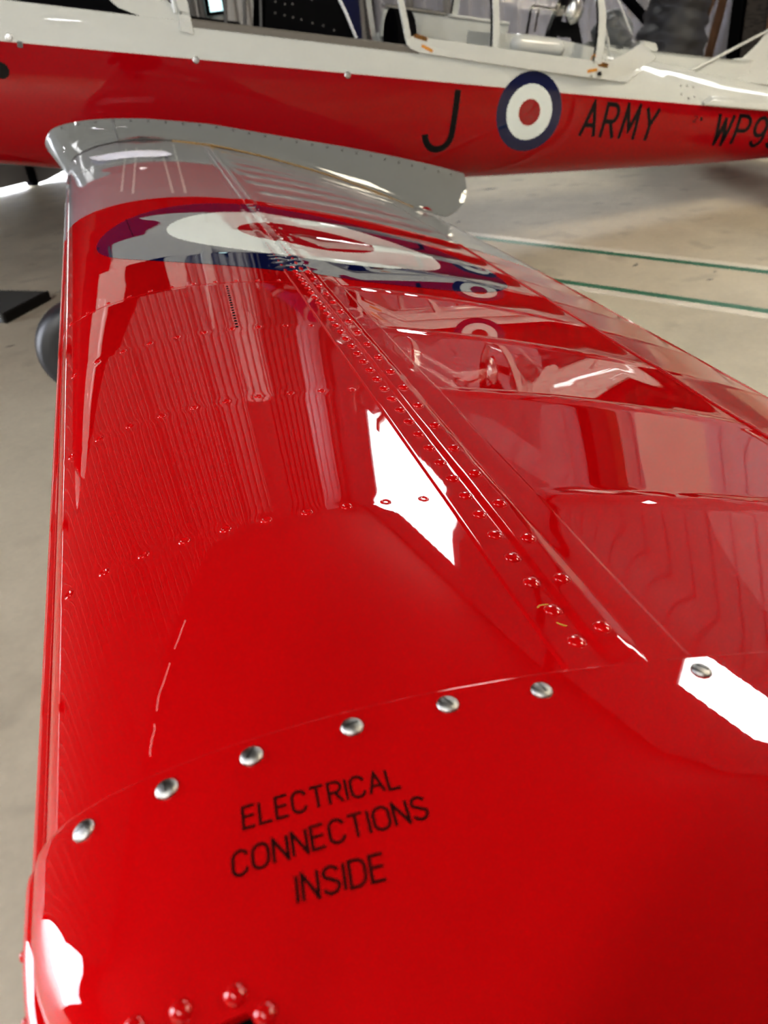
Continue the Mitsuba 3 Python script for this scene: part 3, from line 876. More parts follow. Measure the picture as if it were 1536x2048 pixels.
head = lathe([(0.0062, -0.0005), (0.0064, 0.0006), (0.0060, 0.0016), (0.0048, 0.0025), (0.0030, 0.0031), (1e-5, 0.0033)], 28)
slot = box([-0.0036, -0.00055, 0.0024], [0.0036, 0.00055, 0.00345])
head_d = solid(head, 'm_screw', 40)
slot_d = mikit.ply(slot, 'm_slot')
for (a, t), ang in zip(((0.0437, 4.5311), (0.09, 4.5305), (0.1357, 4.5295), (0.1902, 4.5296), (0.2445, 4.5292), (0.3, 4.5312), (0.4077, 4.5305), (0.50, 4.5305), (0.60, 4.5305)), (20, 95, 55, 10, 115, 100, 135, 30, 70)):
    M = tip_frame(a, t)
    R = np.eye(4); w = math.radians(ang); R[:2, :2] = [[math.cos(w), -math.sin(w)], [math.sin(w), math.cos(w)]]
    add('screw', {**head_d, 'to_world': T(M @ R)}, None, TP, label='domed steel screw head')
    add('screw_slot', {**slot_d, 'to_world': T(M @ R)}, None, TP)
bolt = mikit.ply(dome(0.0048, 0.0040, 20, 8), 'm_red', smooth=True)
for a, t in ((0.1000, 4.6480), (0.0755, 4.6450), (0.1065, 4.6590), (0.0530, 4.6420), (0.1090, 4.681), (0.110, 4.705)):
    add('bolt', {**bolt, 'to_world': T(tip_frame(a, t))}, None, TP, label='red painted domed bolt head')
nub = mikit.ply(dome(0.0030, 0.0024, 14, 5), 'm_red', smooth=True)
for t in (4.565, 4.60, 4.635, 4.67):
    add('bolt', {**nub, 'to_world': T(tip_frame(0, t, s=-1, xp=0.0045))}, None, TP)

# ------------------------------------------------------------------ fuselage
FU = key_for('fuselage', AC)
labels[FU] = {'label': 'red fuselage with a white upper half'}
SILL = lambda x: 0.748 + 0 * np.asarray(x, float)


def lower_red(x, n=40, m=26):
    """From the keel up the port side to the red line."""
    ph = np.linspace(np.pi / 2, 0, n)
    zc, zb, w = zmid(x)[:, None], fs(x, _FB)[:, None], fs(x, _FW)[:, None]
    y = YC - w * np.cos(ph)**(2 / 2.6)
    z = zc - (zc - zb) * np.sin(ph)**(2 / 2.6)
    z2 = zc + (np.maximum(red_line(x)[:, None], zc + 0.01) - zc) * np.linspace(0, 1, m)[None, 1:]
    y2 = side_y(np.broadcast_to(x[:, None], z2.shape), z2)
    return np.stack([np.broadcast_to(x[:, None], (len(x), n + m - 1)), np.concatenate([y, y2], 1), np.concatenate([z, z2], 1)], -1)


def upper(x, z0, z1, n=24):
    """The port side between two heights; z1 None: right up to the top of the spine."""
    if z1 is None:
        zt, zc, w, e = fs(x, _FT)[:, None], zmid(x)[:, None], fs(x, _FW)[:, None], nup(x)[:, None]
        q0 = np.arcsin(np.clip((z0[:, None] - zc) / (zt - zc), 0, 1)**(e / 2))
        q = q0 + (np.pi / 2 - q0) * np.linspace(0, 1, n)[None]
        z = zc + (zt - zc) * np.sin(q)**(2 / e)
        y = YC - w * np.cos(q)**(2 / e)
        z[:, 0] = z0
        y[:, 0] = side_y(x, z0)
        return np.stack([np.broadcast_to(x[:, None], z.shape), y, z], -1)
    z = z0[:, None] + (z1 - z0)[:, None] * np.linspace(0, 1, n)[None]
    xx = np.broadcast_to(x[:, None], z.shape)
    return np.stack([xx, side_y(xx, z), z], -1)


X = np.linspace(-1.75, 5.65, 260)
L = grid(lower_red(X), flip=True)
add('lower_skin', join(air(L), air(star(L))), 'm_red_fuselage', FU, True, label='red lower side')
# white side band: nose, cockpit, rear deck
xn, xk, xr = np.linspace(-1.75, 0.26, 70), np.linspace(0.26, 3.02, 120), np.linspace(3.02, 5.65, 110)
zb_ = 0.764
Wn = grid(upper(xn, red_line(xn), 0 * xn + zb_, 12), flip=True)
Wk = grid(upper(xk, red_line(xk), 0 * xk + zb_, 14), flip=True)
Wr = grid(upper(xr, red_line(xr), None, 40), flip=True)
add('white_side', join(*[air(q) for q in (Wn, Wk, Wr, star(Wn), star(Wk), star(Wr))]), 'm_white_paint', FU, True, label='white upper side and rear deck')
xa = np.linspace(-1.75, 0.38, 90)
top = np.interp(xa, [-1.75, 0.14, 0.22, 0.28, 0.38], [2.0, 1.2, 0.835, 0.79, 0.7645])
Bk = upper(xa, 0 * xa + zb_, None, 30)
zt_ = np.minimum(fs(xa, _FT), top)
Bw = upper(xa[xa > 0.12], np.minimum(zt_, 0.985)[xa > 0.12], 0 * xa[xa > 0.12] + 0.90, 12)
lim = np.minimum(zt_, fs(xa, _FT) - 1e-4)
zz = zb_ + (lim - zb_)[:, None] * np.linspace(0, 1, 30)[None]**0.8
xx = np.broadcast_to(xa[:, None], zz.shape)
Bk = grid(np.stack([xx, side_y(xx, zz), zz], -1), flip=True)
add('anti_glare_panel', join(air(Bk), air(star(Bk))), 'm_black_paint', FU, True, label='black anti-glare panel on top of the nose, tapering to a point')
# windscreen base
xw = np.linspace(0.16, 0.66, 50)
z0w = np.maximum(np.interp(xw, xa, zt_), zb_)
z1w = np.interp(xw, [0.16, 0.30, 0.42, 0.52, 0.56, 0.66], [0.99, 0.93, 0.872, 0.838, 0.825, 0.764])
z1w = np.maximum(z1w, z0w + 0.001)
zz = z0w[:, None] + (z1w - z0w)[:, None] * np.linspace(0, 1, 12)
xx = np.broadcast_to(xw[:, None], zz.shape)
Bw = grid(np.stack([xx, side_y(xx, zz, 0.001), zz], -1), flip=True)
add('windscreen_base', join(air(Bw), air(star(Bw))), 'm_white_paint', FU, True, label='white panel at the foot of the windscreen')
# nose ring and spinner (ahead of the picture)
prof = [(0.0001, -2.16), (0.05, -2.14), (0.10, -2.07), (0.14, -1.97), (0.155, -1.86), (0.155, -1.80)]
sp = lathe([(r, h) for r, h in prof], 32)
sp.vertices = np.stack([sp.vertices[:, 2], YC + sp.vertices[:, 0], 0.44 + sp.vertices[:, 1]], 1)
add('spinner', air(sp), 'm_white_paint', FU, True)
ringy = lower_red(np.array([-1.75]))[0]
tops = upper(np.array([-1.75]), red_line(np.array([-1.75])), None, 30)[0]
loop = np.vstack([ringy, tops])
loop = np.vstack([loop, (loop * [1, -1, 1] + [0, 2 * YC, 0])[::-1]])
ctr = np.broadcast_to([-1.80, YC, 0.44], loop.shape)
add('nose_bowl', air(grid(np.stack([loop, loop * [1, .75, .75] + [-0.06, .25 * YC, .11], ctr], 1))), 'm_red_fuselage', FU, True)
# sill rail along the open cockpit
xs_ = np.linspace(0.58, 1.84, 60)
rail = np.stack([np.stack([xs_, side_y(xs_, 0.748, h), z + 0 * xs_], -1) for h, z in ((-0.002, 0.742), (0.006, 0.745), (0.007, 0.772), (0.0, 0.779), (-0.035, 0.779), (-0.037, 0.74))], 1)
rl = grid(rail, flip=True)
add('sill_rail', join(air(rl), air(star(rl))), 'm_rail', FU, 40, label='brown-grey sill rail along the open cockpit')
# black inside of the cockpit
ins = []
xi = np.linspace(0.55, 3.0, 50)
yi = np.maximum(side_y(xi, 0.70), side_y(xi, 0.34)) + 0.035
pr = np.stack([np.stack([xi, yi, 0.772 + 0 * xi], -1), np.stack([xi, yi + 0.005, 0.34 + 0 * xi], -1), np.stack([xi, 2 * YC - yi - 0.005, 0.34 + 0 * xi], -1), np.stack([xi, 2 * YC - yi, 0.772 + 0 * xi], -1)], 1)
add('cockpit_tub', join(air(grid(pr)), *[air(grid(np.array([[pr[e, 0], pr[e, 3]], [pr[e, 1], pr[e, 2]]]))) for e in (0, -1)]), 'm_cockpit_black', FU, label='black inside of the cockpit')
# rear spine carrying the canopy track
xsn = np.linspace(3.05, 4.22, 60)
hs = np.interp(xsn, [3.05, 3.5, 4.15, 4.22], [0.91, 0.905, 0.915, 0.93])
zdk = fs(xsn, _FT) - 0.012
yw = np.interp(xsn, [3.05, 4.22], [0.055, 0.030])
wp = np.stack([np.stack([xsn, YC - yw - 0.05, zdk - 0.02], -1), np.stack([xsn, YC - yw - 0.006, zdk + 0.004], -1), np.stack([xsn, YC - yw, hs - 0.006], -1), np.stack([xsn, YC - yw - 0.012, hs], -1), np.stack([xsn, YC + 0 * xsn, hs + 0.004], -1)], 1)
wsp = grid(wp, flip=True)
add('spine', join(air(wsp), air(star(wsp))), 'm_white_paint', FU, 35, label='white raised spine behind the canopy')
# fin with a swept front edge blending into the spine
fx0 = np.array([[4.06, .915], [4.16, .935], [4.24, 1.02], [4.36, 1.22], [4.50, 1.50], [4.62, 1.74], [4.75, 1.83], [5.05, 1.84], [5.14, 1.75], [5.18, .82], [4.6, .80], [4.06, .80]])
fin = []
P2 = Polygon(fx0)
v, f = trimesh.creation.triangulate_polygon(P2, engine='earcut')
v = np.column_stack([v, 0 * v[:, 0]])
v, f = trimesh.remesh.subdivide_to_size(v, f, 0.05, max_iter=10)
front = np.interp(v[:, 1], [.80, .915, .935, 1.02, 1.22, 1.5, 1.74, 1.84], [4.0, 4.06, 4.16, 4.24, 4.36, 4.50, 4.62, 4.80])
u = np.clip((v[:, 0] - front) / np.maximum(5.18 - front, 0.05), 0, 1)
th = 0.042 * np.sqrt(u) * (1.02 - u)**0.8 * (1 + 2.2 * np.clip((1.0 - v[:, 1]) / 0.2, 0, 1)**2) * np.clip((1.86 - v[:, 1]) / 0.1, 0.05, 1)
pl = mesh(np.stack([v[:, 0], YC - th, v[:, 1]], 1), f)
add('fin', join(air(pl), air(star(pl))), 'm_white_paint', AC, 50, label='white tail fin rising from the rear deck')
tp = []
for sgn in (-1, 1):
    yy = np.linspace(0.06, 1.55, 24)
    uu = np.linspace(0, 1, 20)**1.5
    ch = np.interp(yy, [0.06, 1.3, 1.55], [0.85, 0.62, 0.35]); x0 = np.interp(yy, [0.06, 1.3, 1.55], [4.45, 4.62, 4.80])
    tk = 0.10 * (np.sqrt(uu) * (1 - uu)) * 0.7
    for q in (1, -1):
        tp.append(air(grid(np.stack([x0[:, None] + ch[:, None] * uu, np.broadcast_to((YC + sgn * yy)[:, None], (24, 20)), 0.70 + q * ch[:, None] * tk], -1))))
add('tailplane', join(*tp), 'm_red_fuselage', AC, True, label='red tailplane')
# strake, access screws, fasteners
xst = np.linspace(3.774, 4.75, 40)
zt2 = np.interp(xst, [3.774, 3.83, 4.3, 4.75], [0.655, 0.689, 0.700, 0.71])
zl = red_line(xst) + 0.004
stp = np.stack([np.stack([xst, side_y(xst, zl, 0.001), zl], -1), np.stack([xst, side_y(xst, zl, 0.035), zl + 0.004], -1), np.stack([xst, side_y(xst, zt2 - 0.008, 0.036), zt2 - 0.008], -1), np.stack([xst, side_y(xst, zt2, 0.03), zt2], -1), np.stack([xst, side_y(xst, zt2 + 0.01, -0.002), zt2 + 0.012], -1)], 1)
add('strake', air(grid(stp, flip=True)), 'm_white_paint', FU, 30, label='white anti-spin strake along the rear side')


def side_frame(x, z, h=0.0):
    e = 0.01
    P = A2W(np.array([[x + e, side_y(x + e, z), z], [x - e, side_y(x - e, z), z], [x, side_y(x, z + e), z + e], [x, side_y(x, z - e), z - e], [x, side_y(x, z, h), z]]))
    ux, uz = P[0] - P[1], P[2] - P[3]
    n = np.cross(ux, uz); n /= np.linalg.norm(n)
    ux /= np.linalg.norm(ux)
    return frame(P[4], ux, np.cross(n, ux), n)


pin = mikit.ply(dome(0.007, 0.003, 12, 4), 'm_steel_grey', smooth=True)
for x, z in ((3.607, .739), (3.703, .739), (3.612, .692), (3.668, .675), (3.712, .686), (3.655, .742), (4.385, .86), (4.44, .865)):
    add('access_screw', {**pin, 'to_world': T(side_frame(x, z))}, None, FU)
fast = mikit.ply(lathe([(0.017, -0.001), (0.017, 0.003), (0.013, 0.006), (0.009, 0.0045), (0.004, 0.006), (1e-5, 0.0065)], 20), 'm_silver', True)
for x, z in ((-0.224, 0.612), (0.652, 0.600), (1.45, 0.606)):
    add('cowling_fastener', {**fast, 'to_world': T(side_frame(x, z))}, None, FU, label='round bright metal fastener on the red line')
tabp = Polygon([(-0.190, .572), (-0.166, .572), (-0.166, .599), (-0.190, .599)])
add('dark_tab', sheet(tabp, side_fn, 0.0005, 0.004, 0.02), 'm_steel_grey', FU, label='small dark tab below the red line')
port = lathe([(0.036, 0.0), (0.036, 0.004), (1e-5, 0.004)], 24); port.apply_transform(side_frame(-0.275, 0.465))
add('exhaust_port', port, 'm_slot', FU, label='round black opening at the nose')

# markings on the side
FR = key_for('fuselage_roundel', AC)
labels[FR] = {'label': 'blue, white and red roundel on the fuselage side'}


def sring(r0, r1, h):
    w = np.linspace(0, 2 * np.pi, 121)
    r = np.linspace(r0, r1, 10)
    return grid(side_fn(2.562 + r[:, None] * np.cos(w) * 0.985, 0.514 + r[:, None] * np.sin(w), h))


add('blue_ring', sring(0.1495, 0.2140, 0.0012), 'm_roundel_blue', FR, True, label='dark blue outer ring')
add('white_ring', sring(0.071, 0.1495, 0.0012), 'm_roundel_white', FR, True, label='white ring')
add('red_centre', sring(0.0005, 0.071, 0.0012), 'm_roundel_red', FR, True, label='dark red centre')


def side_word(text, x0, x1, z0, h, gap, stroke, slant=0.0, slope=0.0, mat='m_black_letter', each=True):
    gl, wid = word(text, gap=gap, stroke=stroke, slant=slant)
    sx = (x1 - x0) / wid
    for c, g in gl:
        f = lambda u, v: (x0 + u * sx, z0 + v * h + slope * u * sx)
        add('letter', sheet(warp(g, f), side_fn, 0.0012, None, 0.02), mat, FU, True, label=f'black character {c}')


side_word('J', 1.925, 2.095, 0.262, 0.330, 0.2, 0.115, 0.0)
side_word('ARMY', 2.930, 3.455, 0.413, 0.185, 0.27, 0.135, 0.05, 0.010)
side_word('WP930', 3.925, 4.62, 0.440, 0.170, 0.25, 0.14, 0.05, 0.006)
side_word('2', 3.735, 3.762, 0.548, 0.035, 0.2, 0.12, 0.0)
dot = lathe([(0.012, 0.0), (0.010, 0.002), (1e-5, 0.002)], 14); dot.apply_transform(side_frame(3.795, 0.570))
add('drain_hole', dot, 'm_slot', FU, label='small black dot on the red side')

# ------------------------------------------------------------------ grey fillet between wing and fuselage
FL = key_for('wing_fillet', AC)
labels[FL] = {'label': 'pale grey riveted fillet where the wing meets the fuselage'}
U = [(-.017, .011), (-.076, .068), (-.111, .138), (-.079, .209), (-.03, .238), (.021, .255), (.119, .278), (.291, .299), (.415, .307), (.67, .308), (.934, .29), (1.21, .268), (1.499, .245), (1.967, .19), (2.247, .143)]
V = [(wing(x, 0.035, k), ) for x, k in ((0.0060, -1), (0.0022, -1), (0.0, 1), (0.010, 1), (0.022, 1), (0.035, 1), (0.075, 1), (0.16, 1), (0.22, 1), (0.34, 1), (0.47, 1), (0.61, 1), (0.76, 1), (0.985, 1))] + [(np.array([2.12, -0.015, -0.092]), )]
V = np.array([q[0] for q in V]) + [0, 0, 0.002]
U = np.array([[x, float(side_y(x, z, 0.003)), z] for x, z in U])
U[:, 1] = np.minimum(U[:, 1], 0.10)
sU = np.concatenate([[0], np.cumsum(np.linalg.norm(np.diff(U, axis=0), axis=1))])
ss = np.linspace(0, 1, 150)
Ui = PchipInterpolator(sU / sU[-1], U)(ss)
Vi = PchipInterpolator(sU / sU[-1], V)(ss)
Ui[:, 1] = np.minimum([float(side_y(a, c, 0.003)) for a, c in Ui[:, [0, 2]]], 0.12)
Q = np.stack([0.5 * Ui[:, 0] + 0.5 * Vi[:, 0], np.minimum(Ui[:, 1], 0.01), 0.72 * Vi[:, 2] + 0.28 * Ui[:, 2]], 1)
fr = np.clip((0.20 - ss) / 0.12, 0, 1)[:, None]
Q = Q * (1 - fr) + (0.5 * (Ui + Vi) + np.array([-0.012, -0.012, 0.004])) * fr
tl = np.clip((ss - 0.86) / 0.14, 0, 1)[:, None]**2
Q = Q * (1 - tl) + np.array([2.295, 0.0, -0.02]) * tl
b = np.linspace(0, 1, 14)[None, :, None]
FP = (1 - b)**2 * Vi[:, None] + 2 * b * (1 - b) * Q[:, None] + b**2 * Ui[:, None]
cut = 33
add('nose_cap', air(grid(FP[:cut + 1])), 'm_grey_paint', FL, True, label='rounded grey nose piece of the fillet')
add('skirt', air(grid(FP[cut:])), 'm_grey_paint', FL, True, label='long grey side piece of the fillet')
seam = FP[cut] + [0, -0.002, 0.001]
add('joint', air(tube(seam, 0.0022, 6)), 'm_steel_grey', FL, True, label='dark joint between the two fillet pieces')
add('joint', air(tube(FP[8:150:2, 0] * [1, 1, 1] + [0, -0.004, 0.001], 0.0016, 6)), 'm_steel_grey', FL, True)
pn = mikit.ply(dome(0.0065, 0.0025, 10, 4), 'm_steel_grey', smooth=True)
for k in range(8, 146, 5):
    p0, p1, p2 = FP[k, 12], FP[k, 13], FP[k + 1, 12]
    n = np.cross(p1 - p0, p2 - p0); n /= np.linalg.norm(n)
    if n[1] > 0: n = -n
    o, d = A2W(np.array([p0, p0 + n]))
    z = d - o; a = np.cross(z, [0.3, 0.1, 0.9]); a /= np.linalg.norm(a)
    add('rivet', {**pn, 'to_world': T(frame(o, a, np.cross(z, a), z))}, None, FL)
bead = FP[48:128, 0] + [0, -0.006, 0.002]
rr = 0.0032 + 0.0016 * meshkit.noise(np.stack([np.arange(80) * 0.9, np.zeros(80), np.zeros(80)], 1), 3)
add('sealant_bead', air(tube(bead, rr, 8)), 'm_sealant', FL, True, label='amber bead of sealant along the wing joint')
for (k0, k1, lab, mt, wd) in ((33, 47, 'dark red worn patch on the fillet', 'm_worn_red', 0.22), (38, 42, 'dark spot in the worn patch', 'm_slot', 0.16), (131, 137, 'red worn patch near the trailing edge', 'm_roundel_red', 0.14)):
    pts = []
    for k in range(k0, k1 + 1):
        f = math.sin(math.pi * (k - k0) / (k1 - k0)) * (0.7 + 0.6 * float(meshkit.noise(np.array([k * 0.8, 1.0, 0.0]), 8)))
        pts.append([FP[k, 1] + (FP[k, 4] - FP[k, 1]) * q * f * wd * 2 + [0, -0.0015 - (0.001 if 'spot' in lab else 0), 0.001] for q in (0, .5, 1)])
    add('worn_patch', air(grid(np.array(pts))), mt, FL, True, label=lab)

# ------------------------------------------------------------------ canopy
CN = key_for('canopy', AC)
labels[CN] = {'label': 'clear sliding canopy in a white frame, pushed back'}
skirt = Polygon([(1.757, .801), (1.791, .823), (2.24, .819), (2.907, .813), (3.039, .831), (3.229, .911), (3.40, .955), (3.49, .95), (3.516, .92), (3.475, .865), (3.281, .791), (3.175, .726), (3.15, .722), (2.895, .727), (2.32, .737), (1.84, .751), (1.79, .762), (1.765, .78)])
m = sheet(skirt, canopy_fn, 0.002, 0.012, 0.03)
ms = sheet(skirt, lambda x, z, h: np.stack([x, canopy_y(x, z, h), z], -1), 0.002, 0.012, 0.03)
add('skirt', join(m, air(star(ms))), 'm_white_paint', CN, 30, label='white lower skirt of the canopy')


def arch(x0, lean, w, d, z0=0.80, n=50, z_top=None):
    """A hoop from sill to sill following the canopy, w wide along x, standing d proud."""
    q = np.linspace(0, np.pi, n)
    z = z0 + 0.475 * np.sin(q)
    z = np.maximum(z, z0)
    x = x0 + lean * (z - z0)
    y = canopy_y(x, z)
    y = np.where(q > np.pi / 2, 2 * YC - y, y)
    c = np.stack([x, y, z], -1)
    o = c - np.array([0, YC, 0.78]); o[:, 0] = 0
    o /= np.linalg.norm(o, axis=1, keepdims=True)
    e = np.array([1.0, 0, 0])
    P = np.stack([c - e * w / 2 - o * 0.004, c - e * w / 2 + o * d, c + e * w / 2 + o * d, c + e * w / 2 - o * 0.004, c - e * w / 2 - o * 0.004], 1)
    return air(grid(P))


add('front_hoop', arch(1.772, -0.33, 0.032, 0.012), 'm_white_paint', CN, 35, label='white front hoop of the canopy')
add('middle_hoop', arch(2.280, -0.09, 0.038, 0.012), 'm_white_paint', CN, 35, label='white middle hoop')
add('rear_hoop', arch(2.928, 0.02, 0.048, 0.014), 'm_white_paint', CN, 35, label='white rear hoop')
add('hoop_liner', arch(2.899, 0.02, 0.010, 0.004), 'm_cockpit_black', CN, 35, label='dark seal ahead of the rear hoop')
add('hoop_liner', arch(2.256, -0.09, 0.009, 0.004), 'm_cockpit_black', CN, 35)
# panes


def pane(poly, lab):
    g = sheet(poly, lambda x, z, h: np.stack([x, canopy_y(x, z, h), z], -1), 0.004, None, 0.03)
    for q in (g, star(g)):
        add('pane', air(q), 'm_perspex', CN, True, label=lab)
        lab = None


zt1 = 1.25
pane(Polygon([(1.791, .823), (2.25, .819), (2.22, zt1), (1.635, zt1)]), 'clear front side pane')
pane(Polygon([(2.30, .82), (2.90, .813), (2.91, zt1), (2.25, zt1)]), 'clear middle side pane')
rear = Polygon([(2.955, .82), (3.039, .831), (3.229, .911), (3.33, .95), (3.2, 1.05), (3.06, 1.12), (2.955, 1.14)])
pane(rear, 'clear rear quarter pane')
ed = np.array([[2.885, 1.06], [2.92, .99], [2.955, .91], [2.985, .83]])
ey = canopy_y(ed[:, 0] + 0.06, ed[:, 1]) + 0.10
add('inner_strut', air(tube(np.stack([ed[:, 0] + 0.10, ey, ed[:, 1]], 1), 0.009, 10)), 'm_white_paint', CN, True, label='curved pale strut behind the rear hoop')
cr = np.array([[2.98, .17, 1.20], [3.10, .20, 1.12], [3.22, .26, 1.02], [3.33, .33, .94]])
add('pane_edge', air(tube(cr, 0.006, 8)), 'm_perspex_edge', CN, True, label='pale joint down the sloping rear pane')
# orange and black striped release marks and a knob
for x0, z0, x1, z1, w, strp in ((1.80, .828, 1.875, .816, .020, True), (1.848, .785, 1.912, .764, .016, False), (2.935, .800, 3.01, .797, .022, True), (2.868, .757, 2.935, .771, .016, False)):
    dx, dz = x1 - x0, z1 - z0
    l = math.hypot(dx, dz); nx_, nz_ = -dz / l * w / 2, dx / l * w / 2
    pg = Polygon([(x0 + nx_, z0 + nz_), (x1 + nx_, z1 + nz_), (x1 - nx_, z1 - nz_), (x0 - nx_, z0 - nz_)])
    add('release_mark', sheet(pg, canopy_fn, 0.0125, 0.0135, 0.02), 'm_orange', CN, label='orange release mark on the canopy skirt')
    if strp:
        for q in np.linspace(0.06, 0.86, 5):
            p = lambda f, s: (x0 + dx * f + nx_ * s, z0 + dz * f + nz_ * s)
            bar = Polygon([p(q, -1.05), p(q + .13, -1.05), p(q + .05, 1.05), p(q - .08, 1.05)])
            add('black_bar', sheet(bar, canopy_fn, 0.0138, 0.0145, 0.02), 'm_slot', CN)
kn = trimesh.creation.icosphere(subdivisions=2, radius=0.013)
kn.apply_translation([2.953, float(canopy_y(2.953, .752)) - 0.022, .752])
add('knob', air(kn), 'm_slot', CN, True, label='round black knob below the rear hoop')
lp = np.array([[2.905, .835], [2.893, .845], [2.883, .835], [2.875, .815]])
add('wire_loop', air(tube(np.stack([lp[:, 0], canopy_y(lp[:, 0], lp[:, 1]) - 0.014, lp[:, 1]], 1), 0.003, 6)), 'm_orange', CN, True, label='small orange wire loop')

# ------------------------------------------------------------------ windscreen and cockpit fittings
WS = key_for('windscreen', AC)
labels[WS] = {'label': 'front windscreen with a white riveted side post'}
wsy = lambda x, z: np.minimum(canopy_y(np.maximum(x, 1.7), z), 9)
post = Polygon([(.545, .90), (.585, .90), (.645, .715), (.575, .722)])
post = Polygon([(.535, .92), (.592, .92), (.615, .84), (.642, .712), (.578, .722), (.573, .80)])
pfn = lambda x, z, h: A2W(np.stack([x, np.where(z > 0.80, canopy_y(1.9 + 0 * x, z, h + 0.004), side_y(x, np.minimum(z, 0.80), h + 0.004)), z], -1))
add('side_post', sheet(post, pfn, 0.0, 0.008, 0.02), 'm_white_paint', WS, 30, label='white side post of the windscreen')
pr_ = mikit.ply(dome(0.0042, 0.002, 10, 3), 'm_white_paint', smooth=True)
for xx_ in (.590, .603, .616, .626):
    for k in range(4):
        z = .778 - k * .015
        o = pfn(np.array([xx_ + .003 * k]), np.array([z]), 0.008)[0]
        M = side_frame(xx_, z); M[:3, 3] = o
        add('rivet', {**pr_, 'to_world': T(M)}, None, WS)
zz = np.linspace(.86, 1.25, 14)
hoop = np.array([[.56 + .12 * math.sin(q) * 0 - 0.28 * (0.45 * math.sin(q)), YC - .345 * math.cos(q), .80 + .45 * math.sin(q)] for q in np.linspace(0, np.pi, 40)])
add('hoop', air(tube(hoop, 0.013, 8)), 'm_white_paint', WS, True, label='white hoop of the windscreen')
ws_g = np.array([[[.20 + .33 * f - .12 * math.sin(q) * f, YC - (.25 + .09 * f) * math.cos(q), (.90 - .09 * f) + (.08 + .36 * f) * math.sin(q)] for q in np.linspace(0, np.pi, 30)] for f in np.linspace(0, 1, 14)])
add('pane', air(grid(ws_g)), 'm_perspex', WS, True, label='curved clear windscreen pane')
mid = np.array([[.37, .10, 1.0], [.42, .085, .93], [.49, .06, .85]])
add('inner_frame', air(tube(mid, 0.008, 8)), 'm_rail', WS, True, label='thin inner frame of the windscreen')

CK = key_for('cockpit', AC)
labels[CK] = {'label': 'black cockpit fittings under the open canopy'}
co = Polygon([(1.02, .45), (1.02, 1.02), (1.32, 1.02), (1.40, .955), (1.47, .86), (1.53, .77), (1.53, .45)])
cm = trimesh.creation.extrude_polygon(co, 0.46)
cm.vertices = np.stack([cm.vertices[:, 0], 0.13 + cm.vertices[:, 2], cm.vertices[:, 1]], -1)
add('instrument_shroud', air(cm), 'm_cockpit_black', CK, label='black riveted shroud between the two seats')
pd = mikit.ply(dome(0.006, 0.003, 10, 3), 'm_steel_grey', smooth=True)
for x, z in ((1.07, .90), (1.12, .895), (1.07, .85), (1.12, .845), (1.165, .84), (1.21, .835), (1.27, .825), (1.33, .82), (1.39, .805), (1.16, .90), (1.26, .93)):
    P = A2W(np.array([[x, 0.13, z]]))[0]
    add('rivet', {**pd, 'to_world': T(frame(P, np.array([1.0, 0, 0]), np.array([0, 0, 1.0]), np.array([0, -1.0, 0])))}, None, CK)
cv = np.array([[1.30, .13, 1.06], [1.375, .125, .985], [1.44, .12, .90], [1.50, .115, .80], [1.512, .115, .782]])
cvs = np.array([PchipInterpolator([0, .3, .6, .95, 1], cv[:, k])(np.linspace(0, 1, 30)) for k in range(3)]).T
add('screen_edge', air(tube(cvs, 0.008, 10)), 'm_perspex_edge', CK, True, label='bright curved edge of the inner windscreen')
sc = np.array([[[p[0] - 0.02 * math.sin(q), .125 + (2 * (YC - .125)) * q / np.pi, p[2] + 0.02 * math.sin(q)] for q in np.linspace(0, np.pi, 12)] for p in cvs])
add('inner_screen', air(grid(sc)), 'm_perspex', CK, True, label='clear inner windscreen behind the shroud')
gl = np.array([[1.05, .16, 1.06], [1.18, .14, 1.0], [1.30, .135, .985], [1.36, .13, .98]])
add('shroud_lip', air(tube(gl, 0.014, 8)), 'm_silver', CK, True, label='bright curved lip on the shroud')
for xg_ in (.80, .90, .985):
    add('tube_frame', air(tube([[xg_, .18, 1.15], [xg_ + .02, .16, .76]], 0.010, 8)), 'm_steel_grey', CK, True, label='grey upright tube in the front cockpit')
fb = box([.62, .30, .55], [.95, .66, .79], 0.04)
add('instrument_panel', air(fb), 'm_cockpit_black', CK, label='black instrument panel of the front cockpit')
# headrest of the rear seat
q = np.linspace(0, np.pi, 24)
hr = Polygon([(.20, .55)] + [(.36 - .16 * math.cos(a), .80 + .15 * math.sin(a)) for a in q] + [(.52, .55)])
hm = trimesh.creation.extrude_polygon(hr, 0.11)
hm = moved(hm, lambda v: np.stack([1.76 + v[:, 2] + 0.25 * (0.95 - v[:, 1]) * 0.4, v[:, 0], v[:, 1]], -1))
add('headrest', air(hm), 'm_cockpit_black', CK, 30, label='rounded black seat back ahead of the canopy')
# far canopy rail, parcel shelf, tubular frame, crutch
add('far_rail', air(box([1.80, .655, .80], [2.62, .70, .955], 0.006)), 'm_white_paint', CK, label='white inner rail on the far side of the canopy')
add('far_rail_cap', air(box([1.80, .640, .955], [2.20, .70, .975], 0.004)), 'm_silver', CK, label='bright cap strip on the far rail')
add('far_rail_cap', air(box([2.215, .642, .95], [2.62, .70, .968], 0.004)), 'm_white_paint', CK)
sh = Polygon([(2.32, .40), (2.32, .89), (2.60, .905), (2.80, .895), (3.06, .875), (3.16, .84), (3.16, .40)])
sm = trimesh.creation.extrude_polygon(sh, 0.50)
sm.vertices = np.stack([sm.vertices[:, 0], 0.15 + 0.84 * sm.vertices[:, 2], sm.vertices[:, 1]], -1)
add('rear_shelf', air(sm), 'm_white_paint', CK, label='pale shelf seen through the canopy')
bp = trimesh.creation.capsule(0.23, 0.055, count=[16, 12]); bp.apply_transform(trimesh.transformations.rotation_matrix(np.pi / 2, [0, 1, 0])); bp.apply_translation([2.60, .155, .85])
